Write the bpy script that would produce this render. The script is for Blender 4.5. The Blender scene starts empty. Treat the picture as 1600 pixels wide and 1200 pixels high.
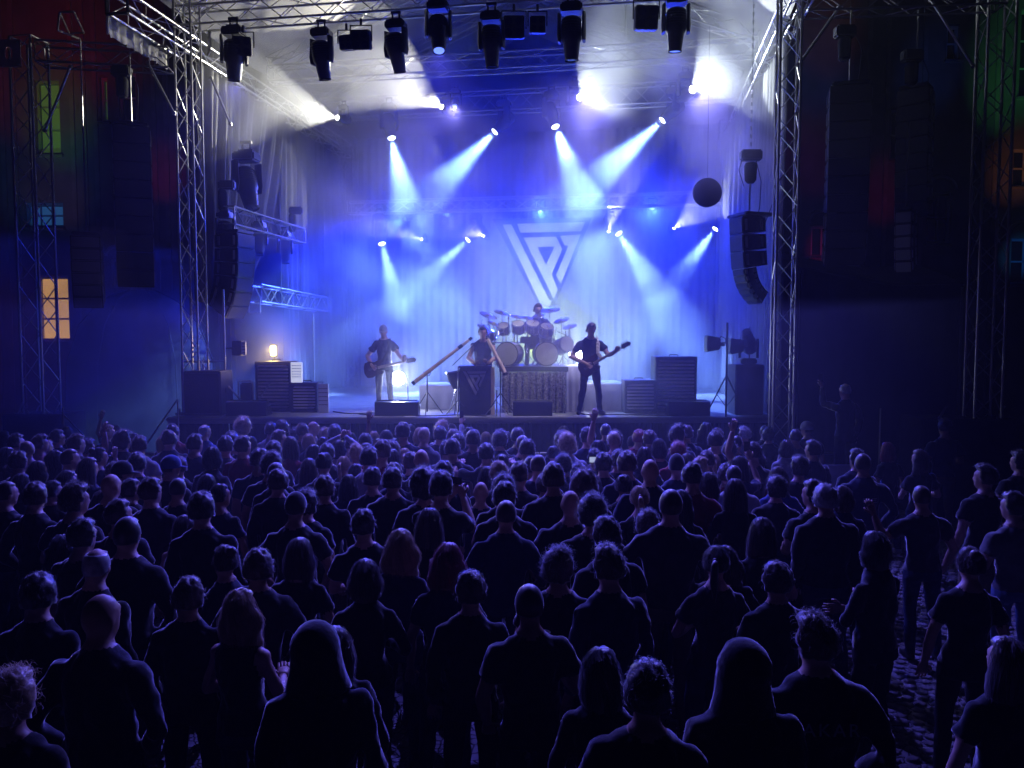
import bpy, bmesh, math, random
import numpy as np
from mathutils import Vector, Matrix, Quaternion

random.seed(7)
S = bpy.context.scene
COL = S.collection
PI = math.pi
R = math.radians

# ---------------------------------------------------------------- camera
FPX, CH, PITCH = 1200.0, 3.15, R(3.4)
cam = bpy.data.cameras.new('camera')
cam.sensor_width = 36.0
cam.lens = 36.0 * FPX / 1600.0
cam.clip_start, cam.clip_end = 0.1, 500.0
camo = bpy.data.objects.new('camera', cam)
camo.location = (0, 0, CH)
camo.rotation_euler = (PI / 2 - PITCH, 0, 0)
COL.objects.link(camo)
S.camera = camo

# ---------------------------------------------------------------- night sky
W = bpy.data.worlds.new('World')
S.world = W
W.use_nodes = True
nt = W.node_tree
sky = nt.nodes.new('ShaderNodeTexSky')
sky.sky_type = 'NISHITA'
sky.sun_disc = False
sky.sun_elevation = R(-4)
sky.sun_rotation = R(200)
bg = nt.nodes['Background']
bg.inputs['Strength'].default_value = 0.0012
nt.links.new(sky.outputs[0], bg.inputs['Color'])

# ---------------------------------------------------------------- renderer and exposure
S.view_settings.view_transform = 'Standard'
S.view_settings.look = 'None'
S.view_settings.exposure = 0.3
S.view_settings.gamma = 1.0
S.view_settings.use_curve_mapping = False
S.render.engine = 'CYCLES'
cy = S.cycles
cy.max_bounces = 4
cy.diffuse_bounces = 2
cy.glossy_bounces = 2
cy.transmission_bounces = 2
cy.volume_bounces = 0
cy.sample_clamp_indirect = 4.0
cy.use_denoising = True
cy.denoiser = 'OPENIMAGEDENOISE'
cy.volume_step_rate = 0.4
cy.volume_max_steps = 96
cy.caustics_reflective = False
cy.caustics_refractive = False


def at(px, py, d):
    """World point seen at photograph pixel (px, py) at world depth y = d."""
    xc, yc = (px - 800) / FPX, -(py - 600) / FPX
    c, s = math.cos(PITCH), math.sin(PITCH)
    v = Vector((xc, c + yc * s, -s + yc * c))
    return Vector((0, 0, CH)) + v * (d / v.y)


def at_z(px, py, z):
    """World point seen at pixel (px, py) that lies at height z."""
    p = at(px, py, 1.0) - Vector((0, 0, CH))
    return Vector((0, 0, CH)) + p * ((z - CH) / p.z)


# ---------------------------------------------------------------- stage lamps
def spot(loc, target, watts, color, angle, blend=0.25, radius=0.06, name='lamp_light', parent=None):
    l = bpy.data.lights.new(name, 'SPOT')
    l.energy = watts
    l.color = color
    l.spot_size = R(angle)
    l.spot_blend = blend
    l.shadow_soft_size = radius
    o = bpy.data.objects.new(name, l)
    o.location = loc
    d = Vector(target) - Vector(loc)
    o.rotation_euler = d.to_track_quat('-Z', 'Y').to_euler()
    COL.objects.link(o)
    if parent is not None:
        o.parent = parent
        o.matrix_parent_inverse = parent.matrix_world.inverted()
    return o


# ---------------------------------------------------------------- materials
MATS = {}


def mat(name, color, rough=0.6, metal=0.0, noise=0.0, scale=8.0, bump=0.0, bscale=40.0, emit=None, estr=0.0,
        spec=0.5, sheen=0.0, stretch=(1, 1, 1)):
    if name in MATS:
        return MATS[name]
    m = bpy.data.materials.new(name)
    m.use_nodes = True
    n, l = m.node_tree.nodes, m.node_tree.links
    b = n['Principled BSDF']
    b.inputs['Base Color'].default_value = (*color, 1)
    b.inputs['Roughness'].default_value = rough
    b.inputs['Metallic'].default_value = metal
    b.inputs['Specular IOR Level'].default_value = spec
    if sheen:
        b.inputs['Sheen Weight'].default_value = sheen
        b.inputs['Sheen Roughness'].default_value = .35
    if noise or bump:
        tc = n.new('ShaderNodeTexCoord')
        mp = n.new('ShaderNodeMapping')
        mp.inputs['Scale'].default_value = stretch
        l.new(tc.outputs['Object'], mp.inputs['Vector'])
    if noise:
        t = n.new('ShaderNodeTexNoise')
        t.inputs['Scale'].default_value = scale
        t.inputs['Detail'].default_value = 4
        l.new(mp.outputs[0], t.inputs['Vector'])
        r = n.new('ShaderNodeValToRGB')
        r.color_ramp.elements[0].position = 0.3
        r.color_ramp.elements[1].position = 0.7
        r.color_ramp.elements[0].color = (*[c * (1 - noise) for c in color], 1)
        r.color_ramp.elements[1].color = (*[min(1, c * (1 + noise)) for c in color], 1)
        l.new(t.outputs['Fac'], r.inputs['Fac'])
        l.new(r.outputs[0], b.inputs['Base Color'])
    if bump:
        t2 = n.new('ShaderNodeTexNoise')
        t2.inputs['Scale'].default_value = bscale
        t2.inputs['Detail'].default_value = 3
        l.new(mp.outputs[0], t2.inputs['Vector'])
        bp = n.new('ShaderNodeBump')
        bp.inputs['Strength'].default_value = bump
        bp.inputs['Distance'].default_value = 0.02
        l.new(t2.outputs['Fac'], bp.inputs['Height'])
        l.new(bp.outputs[0], b.inputs['Normal'])
    if emit is not None:
        b.inputs['Emission Color'].default_value = (*emit, 1)
        b.inputs['Emission Strength'].default_value = estr
        m.cycles.emission_sampling = 'NONE'
    MATS[name] = m
    return m


# ---------------------------------------------------------------- mesh helpers
class MB:
    """Collects shapes and links them as one mesh object."""

    def __init__(self):
        self.v, self.f, self.mi = [], [], []
        self.cur = 0

    def add(self, vs, fs):
        o = len(self.v)
        self.v += [tuple(p) for p in vs]
        self.f += [tuple(i + o for i in f) for f in fs]
        self.mi += [self.cur] * len(fs)
        return self

    def box(self, c, s, rot=None):
        x, y, z = s[0] / 2, s[1] / 2, s[2] / 2
        vs = [Vector((i * x, j * y, k * z)) for i in (-1, 1) for j in (-1, 1) for k in (-1, 1)]
        if rot is not None:
            vs = [rot @ p for p in vs]
        c = Vector(c)
        return self.add([p + c for p in vs],
                        [(0, 1, 3, 2), (4, 6, 7, 5), (0, 4, 5, 1), (2, 3, 7, 6), (0, 2, 6, 4), (1, 5, 7, 3)])

    def bevbox(self, c, s, b=0.02, rot=None):
        """Box with chamfered edges."""
        x, y, z = s[0] / 2, s[1] / 2, s[2] / 2
        bm = bmesh.new()
        bmesh.ops.create_cube(bm, size=1)
        for v in bm.verts:
            v.co = (v.co.x * s[0], v.co.y * s[1], v.co.z * s[2])
        bmesh.ops.bevel(bm, geom=bm.edges[:], offset=min(b, x * .9, y * .9, z * .9), segments=2, affect='EDGES')
        bm.verts.index_update()
        vs = [v.co.copy() for v in bm.verts]
        fs = [tuple(v.index for v in f.verts) for f in bm.faces]
        bm.free()
        if rot is not None:
            vs = [rot @ p for p in vs]
        c = Vector(c)
        return self.add([p + c for p in vs], fs)

    def loft(self, pts, radii, n=10, cap=True, up=(0, 1, 0)):
        """Tube through pts; a radius is a number or (rx, ry), rx across and ry along 'up'."""
        pts = [Vector(p) for p in pts]
        rings = []
        upv = Vector(up)
        for i, p in enumerate(pts):
            t = (pts[min(i + 1, len(pts) - 1)] - pts[max(i - 1, 0)]).normalized()
            a = t.cross(upv)
            if a.length < 1e-3:
                a = t.cross(Vector((1, 0, 0)))
            a.normalize()
            b = a.cross(t).normalized()
            r = radii[i]
            rx, ry = (r, r) if not isinstance(r, (tuple, list)) else r
            rings.append([p + a * (rx * math.cos(2 * PI * k / n)) + b * (ry * math.sin(2 * PI * k / n)) for k in range(n)])
        vs = [q for r in rings for q in r]
        fs = []
        for i in range(len(pts) - 1):
            for k in range(n):
                k2 = (k + 1) % n
                fs.append((i * n + k, i * n + k2, (i + 1) * n + k2, (i + 1) * n + k))
        if cap:
            fs.append(tuple(range(n - 1, -1, -1)))
            fs.append(tuple((len(pts) - 1) * n + k for k in range(n)))
        return self.add(vs, fs)

    def tube(self, a, b, r, n=8, r2=None):
        return self.loft([a, b], [r, r if r2 is None else r2], n)

    def sphere(self, c, r, nu=14, nv=9, rot=None):
        rx, ry, rz = (r, r, r) if not isinstance(r, (tuple, list)) else r
        vs = [Vector((0, 0, rz))]
        for j in range(1, nv):
            t = PI * j / nv
            for i in range(nu):
                p = 2 * PI * i / nu
                vs.append(Vector((rx * math.sin(t) * math.cos(p), ry * math.sin(t) * math.sin(p), rz * math.cos(t))))
        vs.append(Vector((0, 0, -rz)))
        fs = [(0, 1 + i, 1 + (i + 1) % nu) for i in range(nu)]
        for j in range(nv - 2):
            for i in range(nu):
                a, b = 1 + j * nu + i, 1 + j * nu + (i + 1) % nu
                fs.append((a, a + nu, b + nu, b))
        last = len(vs) - 1
        o = 1 + (nv - 2) * nu
        fs += [(last, o + (i + 1) % nu, o + i) for i in range(nu)]
        if rot is not None:
            vs = [rot @ p for p in vs]
        c = Vector(c)
        return self.add([p + c for p in vs], fs)

    def prism(self, outline, axis_o, ux, uy, depth):
        """Extrude a 2-D outline lying in the plane (ux, uy) by the vector depth."""
        o, ux, uy, dv = Vector(axis_o), Vector(ux), Vector(uy), Vector(depth)
        n = len(outline)
        a = [o + ux * x + uy * y for x, y in outline]
        vs = a + [p + dv for p in a]
        fs = [tuple(range(n)), tuple(range(2 * n - 1, n - 1, -1))]
        fs += [(i, i + n, (i + 1) % n + n, (i + 1) % n) for i in range(n)]
        return self.add(vs, fs)

    def mesh(self, name, mats, smooth=False):
        m = bpy.data.meshes.new(name)
        m.from_pydata(self.v, [], self.f)
        for x in (mats if isinstance(mats, (list, tuple)) else [mats]):
            m.materials.append(x)
        if any(self.mi):
            m.polygons.foreach_set('material_index', self.mi)
        bm = bmesh.new()
        bm.from_mesh(m)
        bmesh.ops.recalc_face_normals(bm, faces=bm.faces)
        bm.to_mesh(m)
        bm.free()
        if smooth:
            m.polygons.foreach_set('use_smooth', [True] * len(m.polygons))
            if smooth != 'all':
                m.set_sharp_from_angle(angle=R(40))
        return m

    def build(self, name, mats, parent=None, loc=None, rz=0.0, smooth=False):
        return link(name, self.mesh(name, mats, smooth), parent, loc, rz)


def link(name, data, parent=None, loc=None, rz=0.0):
    o = bpy.data.objects.new(name, data)
    COL.objects.link(o)
    if parent is not None:
        o.parent = parent
    if loc is not None:
        o.location = loc
    if rz:
        o.rotation_euler = (0, 0, rz)
    return o


def tag(o, label=None, cat=None, group=None, kind=None):
    if label:
        o['label'] = label
    if cat:
        o['category'] = cat
    if group:
        o['group'] = group
    if kind:
        o['kind'] = kind
    return o


def thing(name, label, cat, loc=(0, 0, 0), rz=0.0, group=None):
    o = link(name, None, None, loc, rz)
    o.empty_display_size = 0.2
    return tag(o, label, cat, group)


UNIT = {}


def member(name, a, b, r, m, parent, n=6):
    """A straight tube part; all members of one material share one mesh."""
    key = (m.name, n)
    if key not in UNIT:
        k = MB()
        k.tube((0, 0, 0), (0, 0, 1), 1.0, n)
        UNIT[key] = k.mesh('tube', m, smooth=True)
    a, b = Vector(a), Vector(b)
    d = b - a
    o = link(name, UNIT[key], parent)
    o.rotation_mode = 'QUATERNION'
    o.rotation_quaternion = d.to_track_quat('Z', 'Y')
    o.location = a
    o.scale = (r, r, d.length)
    return o


def copy_tree(o, parent=None):
    c = o.copy()
    COL.objects.link(c)
    if parent is not None:
        c.parent = parent
    for ch in o.children:
        copy_tree(ch, c)
    return c
HAZE_D, SMOKE_D, GAIN, CROWD_W = 0.0017, 0.105, 1.4, 3300
# ---------------------------------------------------------------- shared materials
ALU = mat('aluminium truss', (0.55, 0.55, 0.54), rough=0.38, metal=0.85, noise=0.15, scale=3)
ALUD = mat('dull truss', (0.30, 0.30, 0.31), rough=0.5, metal=0.7, noise=0.15, scale=3)
BLK = mat('black painted metal', (0.022, 0.022, 0.025), rough=0.45, noise=0.3, scale=12)
BLKP = mat('black plastic', (0.016, 0.016, 0.018), rough=0.35)
BLKC = mat('black cloth', (0.014, 0.014, 0.016), rough=0.95, noise=0.3, scale=6, bump=0.3, bscale=30)
GREYM = mat('grey metal', (0.30, 0.30, 0.31), rough=0.4, metal=0.6)
PLATE = mat('pale plate', (0.62, 0.60, 0.54), rough=0.5, noise=0.08)
CANVAS = mat('roof canvas', (0.40, 0.39, 0.37), rough=0.8, noise=0.12, scale=1.6, bump=0.4, bscale=2.5)
DRAPE = mat('grey drape', (0.26, 0.26, 0.25), rough=0.9, noise=0.18, scale=2.0, bump=0.25, bscale=14, stretch=(3, 3, .5))
BACKD = mat('backdrop cloth', (0.20, 0.205, 0.21), rough=0.9, noise=0.15, scale=1.5, bump=0.2, bscale=10, stretch=(4, 4, .4))
BANNER = mat('dark banner cloth', (0.035, 0.045, 0.05), rough=0.9, noise=0.15, scale=2)
PRINT = mat('pale banner print', (0.50, 0.475, 0.46), rough=0.85, noise=0.06, scale=3)
WOOD = mat('pale wood', (0.62, 0.48, 0.28), rough=0.6, noise=0.3, scale=10, stretch=(1, 1, .15))
CABLE = mat('cable rubber', (0.02, 0.02, 0.022), rough=0.6)
STEEL = mat('steel chain', (0.4, 0.4, 0.4), rough=0.35, metal=0.9)

# ---------------------------------------------------------------- roof frame
PSI = R(9)
AX = Vector((math.cos(PSI), -math.sin(PSI), 0))
BX = Vector((math.sin(PSI), math.cos(PSI), 0))
TL = Vector((-6.37, 15.2, 0))
RW = 11.26
DECK = 1.65


def rf(u, v, z):
    return TL + AX * u + BX * v + Vector((0, 0, z))


# ---------------------------------------------------------------- ground
g = MB()
g.add([(-70, -12, 0), (70, -12, 0), (70, 90, 0), (-70, 90, 0)], [(0, 1, 2, 3)])
gm = bpy.data.materials.new('cobbled square')
gm.use_nodes = True
n, l = gm.node_tree.nodes, gm.node_tree.links
b = n['Principled BSDF']
tc = n.new('ShaderNodeTexCoord')
vo = n.new('ShaderNodeTexVoronoi')
vo.feature = 'DISTANCE_TO_EDGE'
vo.inputs['Scale'].default_value = 12
l.new(tc.outputs['Object'], vo.inputs['Vector'])
nz = n.new('ShaderNodeTexNoise')
nz.inputs['Scale'].default_value = 3.0
nz.inputs['Detail'].default_value = 6
l.new(tc.outputs['Object'], nz.inputs['Vector'])
cr = n.new('ShaderNodeValToRGB')
cr.color_ramp.elements[0].color = (0.10, 0.095, 0.09, 1)
cr.color_ramp.elements[1].color = (0.30, 0.29, 0.27, 1)
l.new(nz.outputs['Fac'], cr.inputs['Fac'])
mx = n.new('ShaderNodeMix')
mx.data_type = 'RGBA'
mx.inputs[6].default_value = (0.05, 0.048, 0.045, 1)
ce = n.new('ShaderNodeMapRange')
ce.inputs[1].default_value, ce.inputs[2].default_value = 0.0, 0.09
l.new(vo.outputs['Distance'], ce.inputs[0])
l.new(ce.outputs[0], mx.inputs[0])
l.new(cr.outputs[0], mx.inputs[7])
l.new(mx.outputs[2], b.inputs['Base Color'])
b.inputs['Roughness'].default_value = 0.75
bp = n.new('ShaderNodeBump')
bp.inputs['Distance'].default_value = 0.02
bp.inputs['Strength'].default_value = 0.8
ad = n.new('ShaderNodeMath')
ad.operation = 'ADD'
l.new(ce.outputs[0], ad.inputs[0])
l.new(nz.outputs['Fac'], ad.inputs[1])
l.new(ad.outputs[0], bp.inputs['Height'])
l.new(bp.outputs[0], b.inputs['Normal'])
gnd = tag(g.build('ground', gm), kind='structure')
# real cobbles where the paving shows between the people
STONE = [mat('cobble stone %s' % q, c_, rough=.92, noise=.45, scale=14, bump=.6, bscale=30, spec=.2) for q, c_ in (('grey', (.24, .235, .22)), ('brown', (.21, .195, .175)), ('pale', (.30, .29, .28)))]
cob = []
for q in range(6):
    k = MB()
    w_, d_ = random.uniform(.105, .125), random.uniform(.085, .10)
    o8 = [(w_ / 2 * math.cos(a) * random.uniform(.86, 1.0) / max(abs(math.cos(a)), abs(math.sin(a))) ** .8, d_ / 2 * math.sin(a) * random.uniform(.86, 1.0) / max(abs(math.cos(a)), abs(math.sin(a))) ** .8) for a in [2 * PI * i / 8 + .39 for i in range(8)]]
    k.add([(x, y, -.02) for x, y in o8] + [(x * .96, y * .96, .012) for x, y in o8] + [(x * .6, y * .6, .022) for x, y in o8],
          [(i + 8 * j, (i + 1) % 8 + 8 * j, (i + 1) % 8 + 8 * j + 8, i + 8 * j + 8) for j in (0, 1) for i in range(8)] + [tuple(16 + i for i in range(8))])
    cob.append((k, k.mesh('cobble', STONE[q % 3], 'all')))
spots = []
for r_ in range(62):
    y_ = 4.6 + r_ * .108
    for c_ in range(46):
        x_ = .95 + (c_ + .5 * (r_ % 2)) * .132 + random.uniform(-.008, .008)
        if x_ < y_ * .80:
            spots.append((x_ + random.uniform(-.012, .012), y_ + random.uniform(-.012, .012)))
rest = MB()
near = {(x, y) for x, y in sorted(spots, key=lambda p: abs((p[0] / p[1] * 1200 + 800) - 1440) / 60 + abs(p[1] - 7.2) * .6)[:290]}
for x_, y_ in spots:
    q = random.randrange(6)
    tilt = random.uniform(-.012, .008)
    if (x_, y_) in near:
        o = link('cobble', cob[q][1], gnd, (x_, y_, tilt), random.uniform(-.2, .2))
    else:
        rest.cur = q % 3
        rest.add([(v[0] + x_, v[1] + y_, v[2] + tilt) for v in cob[q][0].v], cob[q][0].f)
tag(rest.build('cobbles', STONE, gnd, smooth='all'), kind='stuff')

# ---------------------------------------------------------------- stage platform
FY = 14.5
front = [(-6.55, FY + 0.02), (4.98, FY + 0.17)]
back_r, back_l = rf(RW + .3, 10.2, 0), rf(-.3, 10.2, 0)
poly = [Vector((front[0][0], front[0][1], 0)), Vector((front[1][0], front[1][1], 0)), back_r, back_l]
st = thing('stage_platform', 'raised concert stage platform with a black skirted front and pale metal lip', 'stage',
           poly[0])
base = poly[0]
loc = [(p - base).to_2d() for p in poly]
DECKM = mat('stage deck', (0.30, 0.30, 0.31), rough=0.45, noise=0.25, scale=2.5, bump=0.1, bscale=30)
k = MB()
k.prism([(p.x, p.y) for p in loc], (0, 0, DECK - .12), (1, 0, 0), (0, 1, 0), (0, 0, .12))
k.build('deck', DECKM, st)
fd = (loc[1] - loc[0])
fl = fd.length
fdir = Vector((fd.x, fd.y, 0)).normalized()
k = MB()
k.box(Vector((fd.x / 2, fd.y / 2 - .03, DECK - .035)), (fl, .05, .05), Matrix.Rotation(math.atan2(fd.y, fd.x), 3, 'Z'))
k.build('deck_lip', GREYM, st)
# pleated skirt panels hung under the lip
npan = 10
for i in range(npan):
    k = MB()
    n2 = 26
    a = fdir * (fl * i / npan + .01)
    vs = []
    for j in range(n2 + 1):
        p = a + fdir * ((fl / npan - .02) * j / n2)
        off = .025 * math.sin(j * 1.9 + i) + .012 * math.sin(j * 4.3)
        vs.append((p.x, p.y + .06 + off, 0.03))
        vs.append((p.x, p.y + .06 + off * .4, DECK - .125))
    k.add(vs, [(2 * j, 2 * j + 2, 2 * j + 3, 2 * j + 1) for j in range(n2)])
    k.build('skirt_panel', BLKC, st, smooth=True)
for i in range(7):
    k = MB()
    k.tube(fdir * (fl * i / 6) + Vector((0, .35, 0)), fdir * (fl * i / 6) + Vector((0, .35, DECK - .12)), .03)
    k.build('deck_leg', ALUD, st)


# ---------------------------------------------------------------- trusses
def truss(name, label, a, b, size=0.35, bay=0.45, cat='truss', group=None, m=ALU, fine=True, r=0.024, rb=0.011,
          side=None, tri=False):
    """Box truss from a to b (centre line): four chords and zig-zag bracing."""
    a, b = Vector(a), Vector(b)
    d = b - a
    L = d.length
    t = d.normalized()
    ref = Vector((0, 0, 1)) if abs(t.z) < .9 else (side or AX)
    s1 = t.cross(ref).normalized()
    s2 = s1.cross(t).normalized()
    if isinstance(size, (tuple, list)):
        w, h = size
    else:
        w = h = size
    T = thing(name, label, cat, a, group=group)
    cs = [s1 * (w / 2 * i) + s2 * (h / 2 * j) for i, j in ((-1, -1), (1, -1), (1, 1), (-1, 1))]
    for c in cs:
        member('chord', c, c + d, r, m, T, 8)
    nb = max(2, round(L / bay))
    faces = [(0, 1), (1, 2), (2, 3), (3, 0)]
    K = MB()
    for i in range(nb):
        for fi, (p, q) in enumerate(faces):
            if i % 2 == 0:
                p, q = q, p
            p0 = cs[p] + d * (i / nb)
            p1 = cs[q] + d * ((i + 1) / nb)
            if fine:
                member('brace', p0, p1, rb, m, T, 5)
            else:
                K.tube(p0, p1, rb, 5)
    for i in (0, nb):
        for p, q in faces:
            (member('brace', cs[p] + d * (i / nb), cs[q] + d * (i / nb), rb * 1.3, m, T, 5) if fine else
             K.tube(cs[p] + d * (i / nb), cs[q] + d * (i / nb), rb * 1.3, 5))
    if not fine:
        o = K.build('bracing', m, T, smooth=True)
        tag(o, kind='stuff')
    return T


FT = 9.2    # underside of the front truss
# front towers
tl = truss('tower_truss', 'bright lattice tower carrying the left front corner of the stage roof', rf(.05, .1, DECK),
           rf(.05, .1, 9.7), .34, .42, 'truss tower', group='lattice towers of the stage')
tr = truss('tower_truss', 'tall lattice tower carrying the right front corner of the stage roof', rf(RW, .1, 0.05),
           rf(RW, .1, 11.2), .34, .42, 'truss tower', group='lattice towers of the stage')
for T_ in (tl, tr):
    k = MB()
    k.box((0, 0, .02), (.6, .6, .04))
    k.build('base_plate', GREYM, T_)
    for i in (-1, 1):
        for j in (-1, 1):
            k = MB()
            k.tube((i * .24, j * .24, .0401), (i * .24, j * .24, .12), .025)
            k.build('screw_jack', STEEL, T_)
# rear towers
truss('tower_truss', 'faint lattice tower at the left rear of the stage in blue smoke', rf(.1, 8.5, DECK), rf(.1, 8.5, 9.2),
      .36, .5, 'truss tower', fine=False, group='lattice towers of the stage', m=ALUD)
truss('tower_truss', 'faint lattice tower at the right rear of the stage beside the pale drape', rf(RW - .1, 8.5, DECK),
      rf(RW - .1, 8.5, 9.2), .36, .5, 'truss tower', fine=False, group='lattice towers of the stage', m=ALUD)
# transverse roof trusses
truss('roof_truss', 'front roof truss across the top of the stage hung with black moving heads', rf(-.2, .2, FT + .18),
      rf(RW + .3, .2, FT + .18), .36, .45, group='roof trusses over the stage')
truss('roof_truss', 'second roof truss crossing the stage behind the hanging black fixtures', rf(0, 3.7, FT + .25),
      rf(RW, 3.7, FT + .25), .36, .45, group='roof trusses over the stage')
truss('roof_truss', 'rear roof truss carrying the lit white and blue beam lamps', rf(0.3, 6.1, FT + .1),
      rf(RW - .2, 6.1, FT + .1), (.36, .5), .5, group='roof trusses over the stage')
truss('backdrop_truss', 'low faint truss in front of the backdrop above the big triangular logo', rf(0.3, 8.0, 7.0),
      rf(RW - .2, 8.0, 7.0), .34, .5, group='roof trusses over the stage', m=ALU)
# side roof trusses along the depth of the stage
lst = truss('side_truss', 'bright side roof truss running back from the left front corner', rf(-.12, -1.7, 8.9),
      rf(-.12, 9, 8.9), .36, .5, group='side roof trusses')
truss('side_truss', 'pale side roof truss running back from the right front corner', rf(RW + .1, -1.2, 8.9),
      rf(RW + .1, 9, 8.9), .36, .5, group='side roof trusses')
# square black end frame of the left side truss
for a, b in (((-1, -1), (1, -1)), ((1, -1), (1, 1)), ((1, 1), (-1, 1)), ((-1, 1), (-1, -1))):
    member('frame_bar', AX * (.2 * a[0]) + Vector((0, 0, .2 * a[1])) - BX * .04, AX * (.2 * b[0]) + Vector((0, 0, .2 * b[1])) - BX * .04, .028, BLK, lst)
# gable rafters
ridge = 11.9
for v, nm in ((.3, 'front'), (3.7, 'middle'), (6.3, 'rear')):
    for sd, un in ((0, 'left'), (RW, 'right')):
        truss('rafter_truss', '%s sloping rafter truss under the %s half of the canvas roof' % (nm, un),
              rf(sd, v, FT + .5), rf(RW / 2, v, ridge), .3, .55, group='rafter trusses of the roof', fine=(v > 1 and v < 5), r=.02)
for sd, un in ((.27, 'left'), (.73, 'right')):
    uu = RW * sd
    zz = FT + .5 + (ridge - FT - .5) * (.27 / .5) + .15
    for q in (0, 1):
        t = thing('purlin_tube',
                  'purlin tube under the %s canvas slope, %s' % (un, 'nearer the ridge' if q else 'nearer the eaves'), 'purlin',
                  rf(uu + (q * .35 - .17) * (1 if sd < .5 else -1), -1, zz + q * .35 - .15))
        member('tube', (0, 0, 0), BX * 8.6, .028, ALU, t, 8)

# canvas roof
k = MB()
nu, nv = 24, 14
vs = []
for i in range(nu + 1):
    u = -.45 + (RW + .9) * i / nu
    z0 = FT + .72 + (ridge + .3 - FT - .72) * (1 - abs(u - RW / 2) / (RW / 2))
    for j in range(nv + 1):
        v = -2.0 + 11.2 * j / nv
        sag = -.10 * math.sin(PI * ((j * 3 / nv) % 1)) + .05 * math.sin(i * 1.3 + j * .9)
        vs.append(rf(u, v, z0 + sag))
fs = [(i * (nv + 1) + j, (i + 1) * (nv + 1) + j, (i + 1) * (nv + 1) + j + 1, i * (nv + 1) + j + 1) for i in range(nu) for j in range(nv)]
k.add(vs, fs)
k.add([p + Vector((0, 0, .012)) for p in vs], [f[::-1] for f in fs])
tag(k.build('roof_canvas', CANVAS, smooth=True), 'pale canvas stage roof lit by white beams between the trusses', 'canopy')

# canvas valance under the left side truss
k = MB()
vs, n2 = [], 30
for j in range(n2 + 1):
    v = -1.72 + 1.75 * j / n2
    w = .025 * math.sin(j * 1.7) + .015 * math.sin(j * 3.1)
    vs += [rf(-.34, v, 8.72), rf(-.36 + w * .6, v, 8.55), rf(-.35 + w, v, 8.38 + .02 * math.sin(j * 2.3))]
k.add(vs, [f for j in range(n2) for f in ((3 * j, 3 * j + 3, 3 * j + 4, 3 * j + 1), (3 * j + 1, 3 * j + 4, 3 * j + 5, 3 * j + 2))])
o = k.build('canvas_valance', CANVAS, smooth=True)
sm = o.modifiers.new('thickness', 'SOLIDIFY')
sm.thickness = .006
tag(o, 'creased pale canvas valance hanging under the left roof corner', 'valance')


# tower head plates with a round hole
def head_plate(label, c, w, h, rot, m=PLATE):
    t = thing('head_plate', label, 'plate', c)
    k = MB()
    n3 = 24
    ring = [(.16 * w * math.cos(2 * PI * i / n3), .28 * w * math.sin(2 * PI * i / n3)) for i in range(n3)]
    sq = []
    for i in range(n3):
        a = 2 * PI * i / n3
        q = max(abs(math.cos(a)), abs(math.sin(a)))
        sq.append((w / 2 * math.cos(a) / q, h / 2 * math.sin(a) / q))
    for y in (-.01, .01):
        o = len(k.v)
        k.add([(x, y, z) for x, z in ring] + [(x, y, z) for x, z in sq],
              [(i, (i + 1) % n3, n3 + (i + 1) % n3, n3 + i) for i in range(n3)])
    k.add([(x, y, z) for y in (-.01, .01) for x, z in ring], [(i, (i + 1) % n3, n3 + (i + 1) % n3, n3 + i) for i in range(n3)])
    k.add([(x, y, z) for y in (-.01, .01) for x, z in sq], [(i, (i + 1) % n3, n3 + (i + 1) % n3, n3 + i) for i in range(n3)])
    o = k.build('plate', m, t, rz=rot)
    k = MB()
    for i in (-1, 1):
        for j in (-1, 1):
            k.tube((i * w * .4, -.03, j * h * .4), (i * w * .4, .03, j * h * .4), .015, 6)
    k.build('bolts', STEEL, t, rz=rot)
    return t


head_plate('pale head plate with round hole beside the left front tower top', rf(.5, .1, 8.85) , .30, .42, R(-60))
head_plate('pale head plate at the top of the right front tower', rf(RW + .26, .1, 9.35), .22, .3, R(-30))


# ---------------------------------------------------------------- drapes
def drape(name, label, p0, p1, z0, z1, m, folds=20, amp=.08, seed=0, cat='curtain', gather=None, n2=None, nz=14, thick=.01):
    rnd = random.Random(seed)
    p0, p1 = Vector(p0), Vector(p1)
    d = p1 - p0
    L = d.length
    t = d.normalized()
    nrm = Vector((-t.y, t.x, 0))
    n2 = n2 or folds * 7
    ph = [rnd.uniform(0, 6.28) for _ in range(6)]
    k = MB()
    vs = []
    for i in range(n2 + 1):
        f = i / n2
        w = amp * (math.sin(2 * PI * folds * f + 1.2 * math.sin(7 * f + ph[0])) * .6 + .4 * math.sin(2 * PI * folds * .53 * f + ph[1]))
        for j in range(nz + 1):
            h = j / nz
            z = z0 + (z1 - z0) * h
            ff = f
            if gather:
                ff = gather(f, h)
            q = p0 + d * ff + nrm * (w * (1 - .45 * h) + .02 * math.sin(9 * h + ph[2] + 11 * f))
            vs.append((q.x - p0.x, q.y - p0.y, z - z0))
    k.add(vs, [(i * (nz + 1) + j, (i + 1) * (nz + 1) + j, (i + 1) * (nz + 1) + j + 1, i * (nz + 1) + j + 1) for i in range(n2) for j in range(nz)])
    o = k.build(name, m, None, (p0.x, p0.y, z0), smooth='all')
    sm = o.modifiers.new('thickness', 'SOLIDIFY')
    sm.thickness = thick
    return tag(o, label, cat)


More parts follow.
